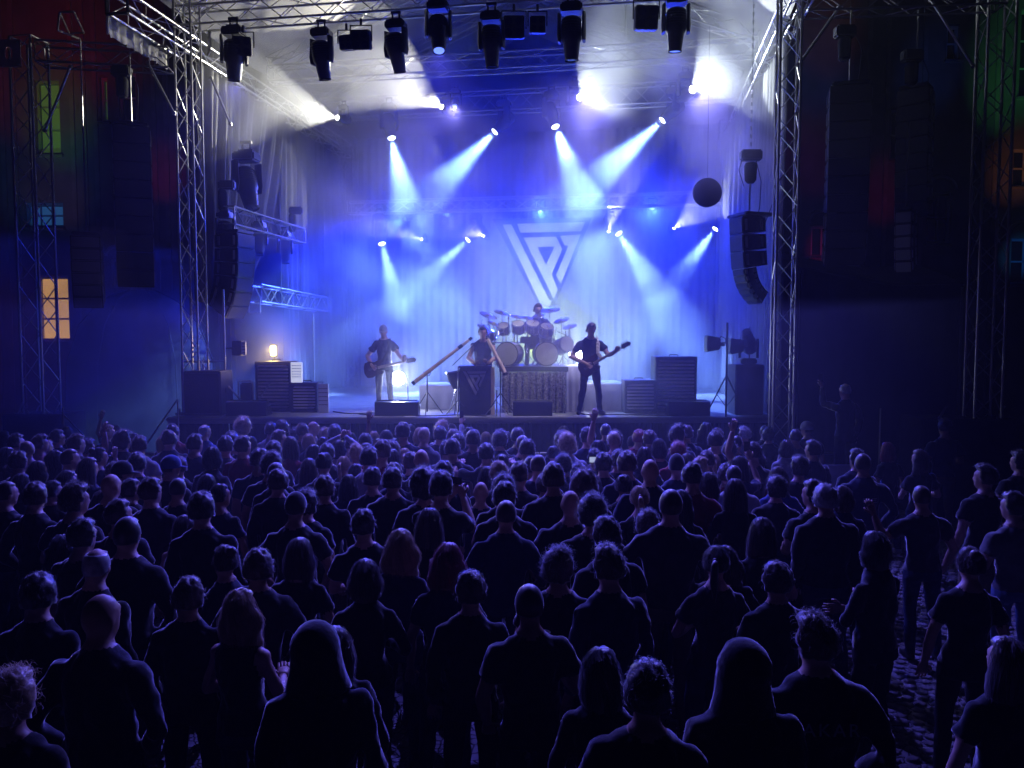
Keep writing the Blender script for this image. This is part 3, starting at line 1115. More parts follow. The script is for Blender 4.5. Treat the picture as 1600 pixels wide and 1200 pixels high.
    for i in range(nv):
        if amp[i]:
            p = co[i]
            q = mnoise.noise(Vector((p[0] * 9 + len(key), p[1] * 9, p[2] * 6.5))) + .5 * mnoise.noise(Vector((p[0] * 20, p[1] * 20, p[2] * 15)))
            co[i] += no[i] * (q * amp[i])
    me.vertices.foreach_set('co', co.ravel())
    me.materials.clear()
    pl = np.empty(len(me.polygons), dtype=np.int32)
    for i, p in enumerate(me.polygons):
        vs_ = [lab[v] for v in p.vertices]
        pl[i] = max(set(vs_), key=vs_.count)
    # hands
    h = MB()
    for i, (sh, el, wr, s_) in enumerate(segs):
        hand_shell(h, wr, el, s_, curl, hdir[i])
    base = [tuple(v) for v in co]
    faces = [tuple(p.vertices) for p in me.polygons] + [tuple(i + nv for i in fc) for fc in h.f]
    m2 = bpy.data.meshes.new('person_body')
    m2.from_pydata(base + h.v, [], faces)
    for x in (SKIN[0], TOPS['black'], BOTS[0], SHOE[0]):
        m2.materials.append(x)
    m2.polygons.foreach_set('material_index', list(pl) + [0] * len(h.f))
    m2.polygons.foreach_set('use_smooth', [True] * len(faces))
    bpy.data.meshes.remove(me)
    BODY[key] = (m2, hc, hr.to_quaternion(), [(Vector(s_[2]), (Vector(s_[2]) - Vector(s_[1])).normalized()) for s_ in segs])
    return BODY[key]


HAIR = {}


def hair_mesh(style, var=0):
    """Hair in head coordinates (origin at the head centre, face towards +Y)."""
    key = (style, var)
    if key in HAIR:
        return HAIR[key]
    rnd = random.Random(hash(style) % 1000 + var * 17 if False else sum(map(ord, style)) + var * 17)
    sk = Vector((.078, .098, .107))
    oz = .012
    LONG = {'long': .40, 'wavy': .36, 'bob': .15, 'longred': .34, 'hairdown': .28}
    thick = {'short': .023, 'buzz': .006, 'curly': .034, 'afro': .062, 'bun': .010, 'pony': .010, 'quiff': .018, 'thin': .004}.get(style, .017)
    rough = {'short': .018, 'buzz': .001, 'curly': .022, 'afro': .024, 'wavy': .016, 'quiff': .018, 'thin': .002}.get(style, .012)
    L = LONG.get(style, 0)

    def surf(t, p, lift=0.0):
        d = Vector((math.sin(t) * math.sin(p), -math.sin(t) * math.cos(p), math.cos(t)))     # p = 0 is the back of the head
        nz_ = mnoise.noise(d * (4 if style != 'curly' else 7) + Vector((var * 3.1, 7, 0)))
        th = thick + rough * nz_ + lift
        if style == 'quiff':
            th += .035 * max(0, d.y) * max(0, d.z)
        face = d.y > .30 - .5 * max(0, d.z - .25) and d.z < .62
        low = -.58 if style not in ('curly', 'afro') else -.66
        if style == 'thin':
            face = face or d.z > .75
        v = Vector((d.x * (sk.x + th), d.y * (sk.y + th), d.z * (sk.z + th) + oz))
        if L and not face and t > PI * .5:
            q = (t - PI * .5) / (PI * .5)
            side = Vector((math.sin(p), -math.cos(p), 0))
            wx = sk.x + .022 + .018 * math.sin(PI * min(1, q * 1.3)) + .012 * mnoise.noise(Vector((p * 2, q * 5, var)))
            wy = sk.y + .012 - .030 * q
            if style in ('wavy', 'longred'):
                wx += .022 * math.sin(q * 11 + p * 3 + var) * .6 + .02
            v = Vector((side.x * (wx + lift), side.y * (wy + lift) - .012 * q, oz - L * q * (1 - .12 * abs(math.sin(p)))))
            return v, False
        hid = face or (d.z < low) or (L == 0 and d.y > .05 and d.z < -.15)
        if hid:
            v = Vector((d.x * sk.x * .8, d.y * sk.y * .8, d.z * sk.z * .8 + oz))
        return v, hid

    k = MB()
    nu, nv_ = 30, 20
    vs = []
    for j in range(nv_ + 1):
        t = PI * (.012 + .985 * j / nv_)
        for i in range(nu):
            vs.append(surf(t, 2 * PI * i / nu)[0])
    fs = [(j * nu + i, (j + 1) * nu + i, (j + 1) * nu + (i + 1) % nu, j * nu + (i + 1) % nu) for j in range(nv_) for i in range(nu)]
    fs.append(tuple(range(nu)))
    k.add(vs, fs)
    # loose strands
    ns = {'buzz': 0, 'thin': 0, 'curly': 620, 'afro': 700, 'short': 620, 'quiff': 620}.get(style, 520)
    k.cur = 1
    for _ in range(ns):
        p = rnd.uniform(-PI, PI)
        if style in ('curly', 'afro', 'short', 'quiff'):
            t = rnd.uniform(.02, .62) * PI
            v, hid = surf(t, p, .0)
            if hid:
                continue
            nrm = Vector((v.x, v.y, v.z - oz)).normalized()
            tg = nrm.cross(Vector((rnd.gauss(0, 1), rnd.gauss(0, 1), rnd.gauss(0, 1)))).normalized()
            ln = {'curly': .045, 'afro': .04, 'short': .030, 'quiff': .036}[style] * rnd.uniform(.6, 1.3)
            out = {'curly': .55, 'afro': .7, 'short': .42, 'quiff': .5}[style]
            pts = [v - nrm * .006 + tg * (ln * q) + nrm * (out * ln * math.sin(PI * .75 * q)) for q in (0, .33, .66, 1)]
        else:
            t0 = rnd.uniform(.05, .4) * PI
            t1 = rnd.uniform(.75, .99) * PI if L else .62 * PI
            lift = rnd.uniform(.001, .008)
            pts = []
            for q in range(7):
                v, hid = surf(t0 + (t1 - t0) * q / 6, p + .05 * math.sin(q + p * 5), lift)
                if hid:
                    break
                pts.append(v + Vector((rnd.gauss(0, .004), rnd.gauss(0, .004), 0)))
            if len(pts) < 3:
                continue
        wv = Vector((0, 0, 1)).cross(pts[-1] - pts[0])
        wv = (wv.normalized() if wv.length > 1e-5 else Vector((1, 0, 0))) * .0013
        o = []
        for i, q in enumerate(pts):
            ww = wv * (1 - .7 * i / (len(pts) - 1))
            o += [q - ww, q + ww]
        k.add(o, [(2 * i, 2 * i + 1, 2 * i + 3, 2 * i + 2) for i in range(len(pts) - 1)])
    k.cur = 0
    if style == 'bun':
        c = Vector((0, -.085, .095))
        n0 = len(k.v)
        k.sphere(c, (.042, .04, .038), 12, 9)
        for i in range(n0, len(k.v)):
            q = Vector(k.v[i])
            k.v[i] = tuple(q + (q - c) * (.25 * mnoise.noise(q * 60)))
    if style == 'pony':
        k.sphere((0, -.115, .05), (.02, .022, .02), 9, 7)
        k.loft([(0, -.12, .05), (0, -.155, .02), (0, -.15, -.10), (.01, -.13, -.24)], [(.016, .016), (.026, .02), (.03, .018), (.006, .006)], 9)
    m = k.mesh('hair', [HAIRM['dark'], STRAND['dark']], 'all')
    HAIR[key] = m
    return m


def head_wear(kind):
    if kind in HAIR:
        return HAIR[kind]
    k = MB()
    if kind == 'hood':
        nu, nv_ = 28, 18
        vs = []
        for j in range(nv_ + 1):
            t = PI * (.01 + .98 * j / nv_)
            for i in range(nu):
                p = 2 * PI * i / nu
                d = Vector((math.sin(t) * math.sin(p), -math.sin(t) * math.cos(p), math.cos(t)))
                w = .006 * mnoise.noise(d * 6)
                v = Vector((d.x * (.116 + w), d.y * (.130 + w) - .010, d.z * .132 + .015))
                if d.z < 0:
                    q = -d.z
                    v.z = .015 - .215 * q
                    v.x = d.x * .116 / max(.3, math.sin(t)) * (1 + .42 * q * q + .05 * mnoise.noise(d * 5)) if math.sin(t) > .05 else v.x
                    v.y = d.y * .120 / max(.3, math.sin(t)) * (1 - .05 * q) if math.sin(t) > .05 else v.y
                if d.y > .45 and d.z < .72:
                    v = v * .62
                vs.append(v)
        fs = [(j * nu + i, (j + 1) * nu + i, (j + 1) * nu + (i + 1) % nu, j * nu + (i + 1) % nu) for j in range(nv_) for i in range(nu)]
        fs.append(tuple(range(nu)))
        k.add(vs, fs)
        m = k.mesh('hood', TOPS['black'], 'all')
    elif kind in ('cap', 'cap_back', 'beanie', 'brim', 'band'):
        nu, nv_ = 26, 10
        rx, ry, rz = (.088, .108, .115) if kind != 'beanie' else (.09, .11, .135)
        vs = []
        tmax = .56 if kind != 'beanie' else .60
        t0 = .01 if kind != 'band' else .38
        for j in range(nv_ + 1):
            t = PI * (t0 + (tmax - t0) * j / nv_)
            for i in range(nu):
                p = 2 * PI * i / nu
                vs.append((rx * math.sin(t) * math.sin(p), -ry * math.sin(t) * math.cos(p) - .003, rz * math.cos(t) + .022))
        fs = [(j * nu + i, (j + 1) * nu + i, (j + 1) * nu + (i + 1) % nu, j * nu + (i + 1) % nu) for j in range(nv_) for i in range(nu)]
        if kind != 'band':
            fs.append(tuple(range(nu)))
        k.add(vs, fs)
        if kind in ('cap', 'cap_back'):
            sg = 1 if kind == 'cap' else -1
            out = [(.075 * math.cos(a), .06 + .115 * max(0, math.sin(a))) for a in [PI * i / 12 for i in range(13)]]
            k.prism([(x, y) for x, y in out], (0, 0, .018), (1, 0, 0), (0, sg, -.18), (0, 0, .008))
        if kind == 'brim':
            n0 = len(k.v)
            ring = []
            for r in (.09, .165):
                for i in range(nu):
                    p = 2 * PI * i / nu
                    ring.append((r * math.sin(p) * .95, -r * 1.1 * math.cos(p), .012 - (.012 if r > .1 else 0)))
            k.add(ring, [(i, nu + i, nu + (i + 1) % nu, (i + 1) % nu) for i in range(nu)])
        m = k.mesh(kind, TOPS['dark'], 'all')
    HAIR[kind] = m
    return m


WEAR = {'hood': 'hood', 'cap': 'cap', 'cap_back': 'cap', 'beanie': 'beanie', 'brim': 'hat', 'band': 'headband'}


def set_mats(o, ms):
    for i, x in enumerate(ms):
        o.material_slots[i].link = 'OBJECT'
        o.material_slots[i].material = x


def person(body, loc, rz, scale, label, hair=None, hairc='dark', wear=None, wearc='dark', top='black', bottom=0, skin=0, shoe=0, group=None,
           var=0, cat='person', hs=1.0):
    me, hc, hq, hands = body
    o = link('person', me, None, loc, rz)
    o.scale = (scale, scale, scale)
    set_mats(o, [SKIN[skin], TOPS[top] if isinstance(top, str) else top, BOTS[bottom], SHOE[shoe]])
    tag(o, label, cat, group)
    if hair:
        h = link('hair', hair_mesh(hair, var), o, hc)
        h.rotation_mode = 'QUATERNION'
        h.rotation_quaternion = hq
        h.scale = (hs, hs, hs)
        set_mats(h, [HAIRM[hairc], STRAND[hairc]])
    if wear:
        h = link(WEAR[wear], head_wear(wear), o, hc)
        h.rotation_mode = 'QUATERNION'
        h.rotation_quaternion = hq
        set_mats(h, [TOPS[wearc]])
    return o
# ---------------------------------------------------------------- crowd
# photograph pixel of the top of the head, hair, pose, turn in degrees (+ left), clothing, options
CROWD = [
    # left, near the stage
    (5, 674, 'long', 'down', -35, 'dark', {}), (30, 679, 'short', 'down', -50, 'dark', {}), (66, 678, 'quiff', 'front', -60, 'pink', {'h': 1.80}),
    (92, 672, 'short', 'down', -60, 'black', {'shades': 1}), (115, 680, 'short', 'down', -45, 'dark', {}), (132, 685, 'curly', 'raise_right', -40, 'dark', {}),
    (152, 698, 'bun', 'front', -60, 'navy', {}), (168, 665, 'short', 'down', -70, 'dark', {'c': 'blond'}), (183, 673, 'afro', 'down', -40, 'black', {'h': 1.78}),
    (203, 677, 'wavy', 'down', -55, 'dark', {'c': 'brown'}), (221, 682, 'short', 'wave', -20, 'pale', {}), (249, 681, 'bob', 'down', -35, 'pale', {'c': 'blond'}),
    (260, 673, 'long', 'down', -30, 'dark', {'c': 'blond'}), (273, 666, 'long', 'down', -45, 'pale', {'c': 'blond'}), (302, 680, 'short', 'pockets', -20, 'navy', {'h': 1.86, 'b': 1.1}),
    (316, 663, 'thin', 'down', -50, 'blue', {'c': 'grey'}), (360, 672, None, 'down', -25, 'pale', {'wear': 'cap'}), (374, 652, 'afro', 'down', -20, 'pale', {'c': 'blond', 'h': 1.80}),
    (366, 681, 'buzz', 'front', -20, 'dark', {}), (380, 682, 'short', 'down', -25, 'red', {}), (397, 703, 'short', 'down', -10, 'navy', {'h': 1.85, 'b': 1.1}),
    (12, 700, 'long', 'front', -50, 'grey', {}), (38, 706, 'short', 'down', -30, 'dark', {}), (60, 722, 'bob', 'down', -30, 'grey', {}),
    (107, 700, 'buzz', 'drink', -65, 'dark', {}), (222, 709, 'short', 'down', -15, 'dark', {'h': 1.80}), (256, 711, None, 'down', -50, 'dark', {'wear': 'cap', 'wc': 'blue'}),
    (184, 718, None, 'drink', -70, 'black', {'wear': 'cap', 'wc': 'dark'}), (165, 741, 'bald', 'down', -15, 'black', {'h': 1.84, 'b': 1.12}), (201, 751, 'short', 'down', -45, 'black', {}),
    (240, 750, 'short', 'down', -20, 'dark', {'h': 1.82}), (92, 737, 'bob', 'down', -40, 'black', {}), (50, 757, 'short', 'pockets', -35, 'black', {}),
    (6, 752, 'buzz', 'down', -35, 'black', {}), (106, 755, 'curly', 'front', -50, 'dark', {}), (75, 752, 'pony', 'down', -50, 'black', {}),
    (312, 743, 'long', 'down', -10, 'black', {'h': 1.66}), (351, 757, 'pony', 'down', -45, 'navy', {'h': 1.72}), (327, 772, 'short', 'down', -10, 'black', {'h': 1.88, 'b': 1.08}),
    (195, 783, 'short', 'down', -40, 'dark', {}), (120, 814, 'short', 'down', -35, 'black', {}), (190, 807, 'buzz', 'pockets', -15, 'black', {'h': 1.85, 'b': 1.05}),
    (132, 859, 'thin', 'down', -30, 'black', {'c': 'grey', 'h': 1.66}), (287, 808, 'long', 'down', 0, 'black', {'h': 1.70, 'sleeve': 'none'}), (30, 742, 'long', 'down', -30, 'dark', {}),
    (20, 718, 'pony', 'down', -40, 'grey', {}), (130, 716, 'long', 'down', -45, 'navy', {}), (80, 705, 'wavy', 'front', -40, 'dark', {}),
    (150, 768, 'wavy', 'down', -30, 'black', {}), (277, 716, 'short', 'down', -25, 'black', {}), (330, 700, 'bob', 'down', -20, 'dark', {}),
    # centre left, near the stage
    (424, 661, None, 'down', -15, 'pale', {'wear': 'band', 'wc': 'white', 'hair2': 'short'}), (441, 658, 'short', 'down', -10, 'dark', {}), (462, 668, 'curly', 'phone', 0, 'dark', {'h': 1.62}),
    (485, 658, 'bald', 'down', -60, 'pale', {'h': 1.80}), (519, 664, 'short', 'down', -25, 'pale', {}), (429, 673, 'short', 'down', -60, 'dark', {'c': 'brown'}),
    (456, 683, 'long', 'down', -20, 'red', {'c': 'brown'}), (500, 682, 'bun', 'front', 0, 'dark', {}), (512, 695, 'short', 'down', 0, 'dark', {}),
    (418, 691, 'short', 'down', -20, 'dark', {}), (412, 708, 'curly', 'down', -10, 'dark', {}), (531, 688, 'bob', 'clasp', -30, 'pale', {}),
    (552, 676, 'pony', 'straight_up', -15, 'pale', {}), (480, 717, 'long', 'front', -10, 'dark', {}), (507, 707, 'bun', 'reach_right', -15, 'black', {'h': 1.76}),
    (430, 737, 'short', 'down', -5, 'black', {'h': 1.80}), (440, 722, 'buzz', 'down', -20, 'dark', {}), (483, 695, 'long', 'down', -10, 'navy', {}),
    (572, 693, 'long', 'front', -55, 'black', {'c': 'dark'}), (588, 674, 'long', 'down', 0, 'dark', {'c': 'blond'}), (603, 672, None, 'down', 0, 'dark', {'wear': 'brim', 'hair2': 'long'}),
    (612, 690, 'short', 'pockets', 0, 'dark', {}), (607, 703, 'long', 'down', 5, 'dark', {'h': 1.64}), (643, 664, 'long', 'down', 0, 'pale', {}),
    (652, 669, 'bob', 'down', 5, 'dark', {'c': 'blond'}), (682, 667, 'short', 'down', -10, 'black', {'h': 1.80, 'b': 1.08}), (697, 657, 'curly', 'phone_up', -30, 'pale', {'c': 'blond'}),
    (711, 661, None, 'down', 0, 'navy', {'wear': 'cap_back'}), (708, 672, 'short', 'down', 0, 'dark', {}), (735, 673, 'short', 'down', 0, 'black', {'h': 1.86}),
    (739, 667, 'bun', 'down', 5, 'dark', {}), (755, 676, 'bob', 'down', 10, 'pale', {'c': 'blond'}), (781, 673, 'curly', 'down', 0, 'dark', {}),
    (644, 709, 'short', 'front', -5, 'dark', {}), (661, 701, 'bald', 'crossed', 0, 'navy', {'h': 1.80}), (713, 687, 'short', 'down', 0, 'dark', {}),
    (696, 722, 'short', 'down', 0, 'black', {}), (762, 695, 'short', 'spread', 0, 'black', {'h': 1.80}), (786, 709, 'bun', 'front', 0, 'dark', {}),
    (615, 733, 'short', 'pockets', 0, 'black', {'h': 1.82, 'b': 1.12}), (578, 732, 'short', 'down', 0, 'black', {'h': 1.80}), (664, 733, 'afro', 'down', 0, 'dark', {}),
    (658, 749, 'long', 'down', 5, 'dark', {}), (689, 740, 'short', 'phone', -20, 'black', {'h': 1.84}), (790, 741, 'curly', 'front', 0, 'black', {}),
    (795, 755, 'short', 'down', 0, 'black', {}), (745, 753, 'bald', 'hips', 0, 'navy', {'h': 1.78}), (540, 742, 'long', 'down', -10, 'navy', {}),
    (460, 768, None, 'pockets', -10, 'black', {'wear': 'cap', 'h': 1.82}), (487, 766, 'curly', 'down', -25, 'black', {}), (580, 798, 'short', 'front', 0, 'black', {'h': 1.74, 'b': 1.08}),
    (660, 798, 'long', 'down', 0, 'black', {'h': 1.68}), (782, 784, 'buzz', 'pockets', 0, 'navy', {'h': 1.80, 'b': 1.05}), (463, 842, 'hairdown', 'down', -10, 'black', {'h': 1.70}),
    (568, 875, 'bob', 'front', 5, 'black', {'h': 1.70}), (692, 854, 'longred', 'down', 0, 'navy', {'c': 'red', 'h': 1.74, 'sleeve': 'short'}), (515, 745, 'short', 'down', -10, 'black', {}),
    # centre right
    (815, 669, 'short', 'down', 0, 'dark', {}), (811, 680, 'buzz', 'down', 0, 'navy', {}), (828, 688, 'short', 'hips', 0, 'dark', {}),
    (882, 666, 'bob', 'down', 0, 'dark', {}), (880, 674, 'curly', 'down', 0, 'navy', {}), (865, 697, 'bun', 'front', 0, 'dark', {}),
    (889, 684, 'long', 'down', 0, 'dark', {'c': 'blond'}), (914, 669, 'short', 'pockets', 0, 'navy', {'h': 1.80}), (947, 662, 'buzz', 'down', 0, 'dark', {'h': 1.82}),
    (965, 673, 'curly', 'down', 10, 'dark', {}), (993, 672, 'short', 'down', -20, 'red', {'c': 'red'}), (985, 682, 'pony', 'down', 0, 'dark', {}),
    (1021, 674, 'short', 'front', 10, 'dark', {'shades': 1}), (1034, 687, 'bob', 'down', 0, 'dark', {}), (1075, 665, 'short', 'crossed', 10, 'navy', {'h': 1.80}),
    (1099, 661, 'wavy', 'down', 0, 'black', {'h': 1.80}), (1126, 671, 'short', 'down', 5, 'white', {'h': 1.76, 'band': 1}), (1143, 689, 'curly', 'down', 15, 'dark', {'h': 1.62}),
    (1167, 666, 'quiff', 'down', 10, 'grey', {'c': 'grey'}), (1172, 693, 'short', 'raise_left', 10, 'dark', {}), (1060, 691, 'curly', 'down', 0, 'red', {'c': 'red'}),
    (942, 709, 'short', 'phone', 5, 'black', {}), (960, 702, 'quiff', 'down', 0, 'dark', {}), (832, 710, 'buzz', 'pockets', 0, 'navy', {'h': 1.80}),
    (885, 710, 'curly', 'front', 0, 'dark', {}), (896, 723, 'quiff', 'down', 0, 'black', {}), (987, 708, 'short', 'down', 0, 'navy', {}),
    (1012, 717, 'bald', 'pockets', 0, 'navy', {'h': 1.84, 'b': 1.15}), (1011, 699, 'wavy', 'down', 0, 'dark', {}), (1060, 710, None, 'pockets', 5, 'navy', {'wear': 'beanie', 'b': 1.1, 'h': 1.8}),
    (1082, 711, 'long', 'down', 0, 'dark', {'c': 'brown'}), (1109, 706, 'short', 'down', 10, 'dark', {'h': 1.8}), (1165, 714, 'long', 'phone_up', 0, 'navy', {}),
    (1186, 708, 'curly', 'down', 20, 'red', {'h': 1.66}), (1098, 739, 'hairdown', 'down', -10, 'blue', {'h': 1.68}), (1158, 750, 'long', 'front', 0, 'black', {'h': 1.70, 'sleeve': 'long'}),
    (921, 735, 'afro', 'down', 0, 'dark', {'h': 1.66}), (934, 743, 'long', 'down', 0, 'black', {'h': 1.70}), (885, 766, 'bald', 'pockets', 0, 'black', {'h': 1.84, 'b': 1.14}),
    (922, 775, 'curly', 'down', 0, 'black', {'h': 1.78}), (1017, 797, 'curly', 'down', 0, 'black', {'h': 1.62, 'c': 'brown'}), (1043, 763, 'buzz', 'hips', 0, 'dark', {'h': 1.90, 'b': 1.12}),
    (1066, 769, 'long', 'down', 0, 'black', {'h': 1.76}), (868, 856, 'curly', 'front', -5, 'black', {'h': 1.72, 'c': 'brown'}), (1190, 813, 'long', 'crossed', 5, 'black', {'h': 1.72, 'c': 'brown'}),
    (845, 742, 'short', 'down', 0, 'black', {}), (960, 725, 'bob', 'down', 0, 'dark', {}), (1210, 745, 'curly', 'front', 5, 'dark', {}),
    # right
    (1242, 670, 'buzz', 'down', 15, 'grey', {'h': 1.78}), (1267, 658, None, 'down', 40, 'navy', {'wear': 'cap', 'wc': 'pale', 'h': 1.78}), (1226, 688, 'bob', 'down', 10, 'pale', {}),
    (1272, 689, 'short', 'down', 30, 'navy', {}), (1244, 713, 'curly', 'down', 10, 'dark', {}), (1222, 731, 'bob', 'pockets', 0, 'blue', {'h': 1.72, 'sleeve': 'long'}),
    (1325, 610, 'thin', 'phone_up', 35, 'black', {'h': 1.80, 'c': 'grey', 'z': .62, 'dd': 12.4, 'flip': 1}), (1336, 703, 'short', 'down', 15, 'navy', {}), (1356, 708, 'buzz', 'pockets', 5, 'navy', {'h': 1.78, 'sleeve': 'long', 'patch': 1}),
    (1396, 692, 'hairdown', 'down', 30, 'black', {'c': 'red'}), (1442, 703, 'wavy', 'front', 40, 'black', {'c': 'brown'}), (1475, 653, 'quiff', 'front', 20, 'navy', {'h': 1.88, 'open': 1}),  # reddish hair of the first person carries the red light on it
    (1269, 752, 'short', 'front', 45, 'black', {'h': 1.80}), (1300, 760, 'short', 'down', 10, 'black', {'h': 1.84, 'b': 1.10, 'c': 'grey'}), (1324, 761, 'bob', 'down', 0, 'navy', {}),
    (1450, 758, 'buzz', 'wave', 15, 'dark', {'h': 1.72, 'sleeve': 'short'}), (1530, 724, 'quiff', 'down', 50, 'black', {'h': 1.84}), (1371, 833, 'bob', 'crossed', 50, 'black', {'h': 1.74, 'b': 1.1}),
    (1509, 852, 'bun', 'down', 10, 'black', {'h': 1.70, 'sleeve': 'short'}), (1593, 704, 'curly', 'front', 45, 'black', {}), (1596, 770, 'short', 'front', 40, 'grey', {'bot': 2, 'h': 1.78}),
    (1215, 882, 'short', 'front', 20, 'black', {'h': 1.66}), (1292, 961, 'quiff', 'pockets', 10, 'black', {'h': 1.80, 'c': 'brown', 'b': 1.12, 'word': 1, 'sleeve': 'long'}),
    # nearest row
    (143, 933, 'bald', 'pockets', -20, 'black', {'h': 1.84, 'b': 1.08, 'sleeve': 'long'}), (8, 1052, 'curly', 'down', -20, 'black', {'h': 1.66, 'c': 'blond'}),
    (388, 923, 'wavy', 'front', -30, 'black', {'h': 1.68, 'c': 'blond', 'sleeve': 'none'}), (512, 968, None, 'down', 0, 'black', {'wear': 'hood', 'h': 1.78, 'sleeve': 'long', 'b': 1.08}),
    (538, 985, 'hairdown', 'down', 5, 'black', {'h': 1.68, 'c': 'brown'}), (833, 911, 'buzz', 'drink', 5, 'black', {'h': 1.74}), (955, 1017, 'hairdown', 'down', -10, 'black', {'h': 1.64}),
    (992, 1040, 'short', 'down', 0, 'black', {'h': 1.62}), (1169, 996, None, 'down', 10, 'black', {'wear': 'hood', 'h': 1.78, 'sleeve': 'long', 'b': 1.1}), (1557, 996, 'long', 'down', 20, 'black', {'h': 1.66}),
    (295, 905, 'short', 'down', -10, 'black', {'h': 1.70}), (60, 905, 'short', 'down', -25, 'black', {'h': 1.74}), (735, 900, 'short', 'down', 0, 'black', {'h': 1.62}),
]

rx = random.Random(11)
for q in range(54):       # the packed rows close to the stage
    CROWD.append((round(rx.uniform(20, 1205)), round(rx.choice((662, 668, 674, 681, 690, 699, 712, 726)) + rx.uniform(-3, 3)), rx.choice(('short', 'short', 'buzz', 'long', 'bob', 'curly', 'quiff', 'pony', 'wavy')),
                  rx.choice(('down', 'down', 'front', 'pockets', 'drink', 'crossed', 'down', 'raise_left' if q % 9 == 0 else 'front')), rx.choice((0, 0, 10, -15, -30, 25)), rx.choice(('dark', 'navy', 'black', 'grey', 'red', 'pale')),
                  {'c': rx.choice(('dark', 'dark', 'brown', 'blond'))}))

N0 = len(CROWD)
for q in range(70):       # people filling the gaps further back
    CROWD.append((round(rx.uniform(60, 1180)), round(rx.uniform(728, 905)), rx.choice(('short', 'short', 'buzz', 'long', 'bob', 'curly', 'quiff', 'pony', 'wavy', 'bun')),
                  rx.choice(('down', 'front', 'pockets', 'crossed', 'down', 'down')), rx.choice((0, 10, -15, -30, 25, 0)), rx.choice(('dark', 'navy', 'black', 'black')),
                  {'c': rx.choice(('dark', 'dark', 'brown', 'blond'))}))

HAIRW = {'short': 'short hair', 'buzz': 'cropped hair', 'bald': 'a bald head', 'thin': 'thinning hair', 'quiff': 'tousled hair', 'curly': 'curly hair', 'afro': 'big bushy hair',
         'bun': 'hair in a bun', 'pony': 'a ponytail', 'long': 'long straight hair', 'wavy': 'long wavy hair', 'bob': 'bobbed hair', 'longred': 'long wavy hair', 'hairdown': 'loose hair'}
WEARW = {'cap': 'a peaked cap', 'cap_back': 'a backward cap', 'hood': 'the hood up', 'beanie': 'a beanie', 'brim': 'a brimmed hat', 'band': 'a headband'}
POSEW = {'down': '', 'front': 'hands held in front', 'drink': 'holding a drink', 'crossed': 'arms folded', 'pockets': 'hands in pockets', 'hips': 'hands on hips', 'phone': 'filming with both hands',
         'phone_up': 'holding a phone up', 'raise_right': 'right fist raised', 'raise_left': 'left arm raised', 'clasp': 'hands joined overhead', 'straight_up': 'one arm straight up',
         'spread': 'elbows spread wide', 'reach_right': 'reaching out sideways', 'wave': 'one hand waving'}
MARKS = [(40, 'at the left picture edge'), (110, 'below the left outer tower'), (200, 'below the domed tent'), (270, 'between the domed tent and the stage'),
         (345, 'below the left black speaker box'), (400, 'below the left stage monitor'), (462, 'below the tall left slatted cabinet'), (520, 'below the short left slatted cabinet'),
         (575, 'left of the guitarist in the cap'), (625, 'below the guitarist in the cap'), (700, 'below the wooden tube on its stand'), (770, 'below the logo box'),
         (835, 'below the left bass drum'), (900, 'below the right bass drum'), (960, 'below the bass player'), (1030, 'below the short right slatted cabinet'),
         (1100, 'below the tall right slatted cabinet'), (1150, 'below the tripod lamps'), (1200, 'below the black cabinet with a lamp'), (1260, 'below the right front tower'),
         (1380, 'right of the right front tower'), (1480, 'between the right towers'), (1600, 'at the right picture edge')]
COLW = {'blond': 'blond', 'grey': 'grey', 'red': 'reddish', 'brown': 'brown'}
CLOW = {'black': 'black', 'dark': 'dark', 'navy': 'navy', 'grey': 'grey', 'red': 'red', 'white': 'white', 'pale': 'pale', 'blue': 'blue', 'pink': 'pink', 'olive': 'olive'}


def row_word(y):
    return ('near the stage' if y < 690 else 'in the front half of the crowd' if y < 740 else 'in the middle of the crowd' if y < 800 else
            'in the rear half of the crowd' if y < 900 else 'nearest to the viewer')


used_labels = set()
FEM = {'long', 'wavy', 'bob', 'longred', 'hairdown', 'bun', 'pony'}
rc = random.Random(3)
placed = []
everyone = []
PHONE = mat('dark phone', (0.02, 0.02, 0.02), rough=.2)
SCREEN = mat('lit phone screen', (.05, .05, .05), emit=(.55, .65, 1.0), estr=.5)
CUPM = mat('clear cup of beer', (0.55, 0.36, 0.10), rough=.15)
LENSD = mat('dark glasses', (0.01, 0.01, 0.012), rough=.1)


def word_label(e):
    x, y, hair, pose, rot, top, o = e
    hw = None
    if o.get('wear'):
        hw = WEARW[o['wear']]
    elif hair == 'bald':
        hw = HAIRW[hair]
    else:
        hw = ((COLW[o['c']] + ' ') if o.get('c') in COLW else '') + HAIRW[hair]
    mk = next(w for m, w in MARKS if x <= m)
    pw = POSEW[pose]
    base = 'person with ' + hw
    cl = CLOW[top] + ' top'
    turn = 'face turned right' if rot <= -45 else 'face turned left' if rot >= 35 else ''
    ex = [q for q in ('glasses' if o.get('shades') else '', pw) if q]
    opts = []
    row = row_word(y)
    for e_ in (ex, ex[:1], []):
        for t_ in ([turn] if turn else []), []:
            for r_ in (row, ''):
                opts.append((e_, t_, r_))
    for e_, t_, r_ in opts:
        tx = '%s%s%s%s, %s%s' % (base, ' and ' + cl, ''.join(', ' + q for q in e_), ''.join(', ' + q for q in t_), (r_ + ' ') if r_ else '', mk)
        if len(tx.split()) <= 16 and tx not in used_labels:
            return tx
    for tx in ('%s, %s' % (base, mk), '%s and %s, %s' % (base, cl, mk), '%s%s, %s' % (base, ''.join(', ' + q for q in ex), mk)):
        if tx not in used_labels and len(tx.split()) <= 16:
            return tx
    for q in ('slightly further left', 'slightly further right', 'slightly nearer the stage'):
        tx = '%s, %s %s' % (base, q, mk)
        if tx not in used_labels and len(tx.split()) <= 16:
            return tx
    return base + ' ' + mk


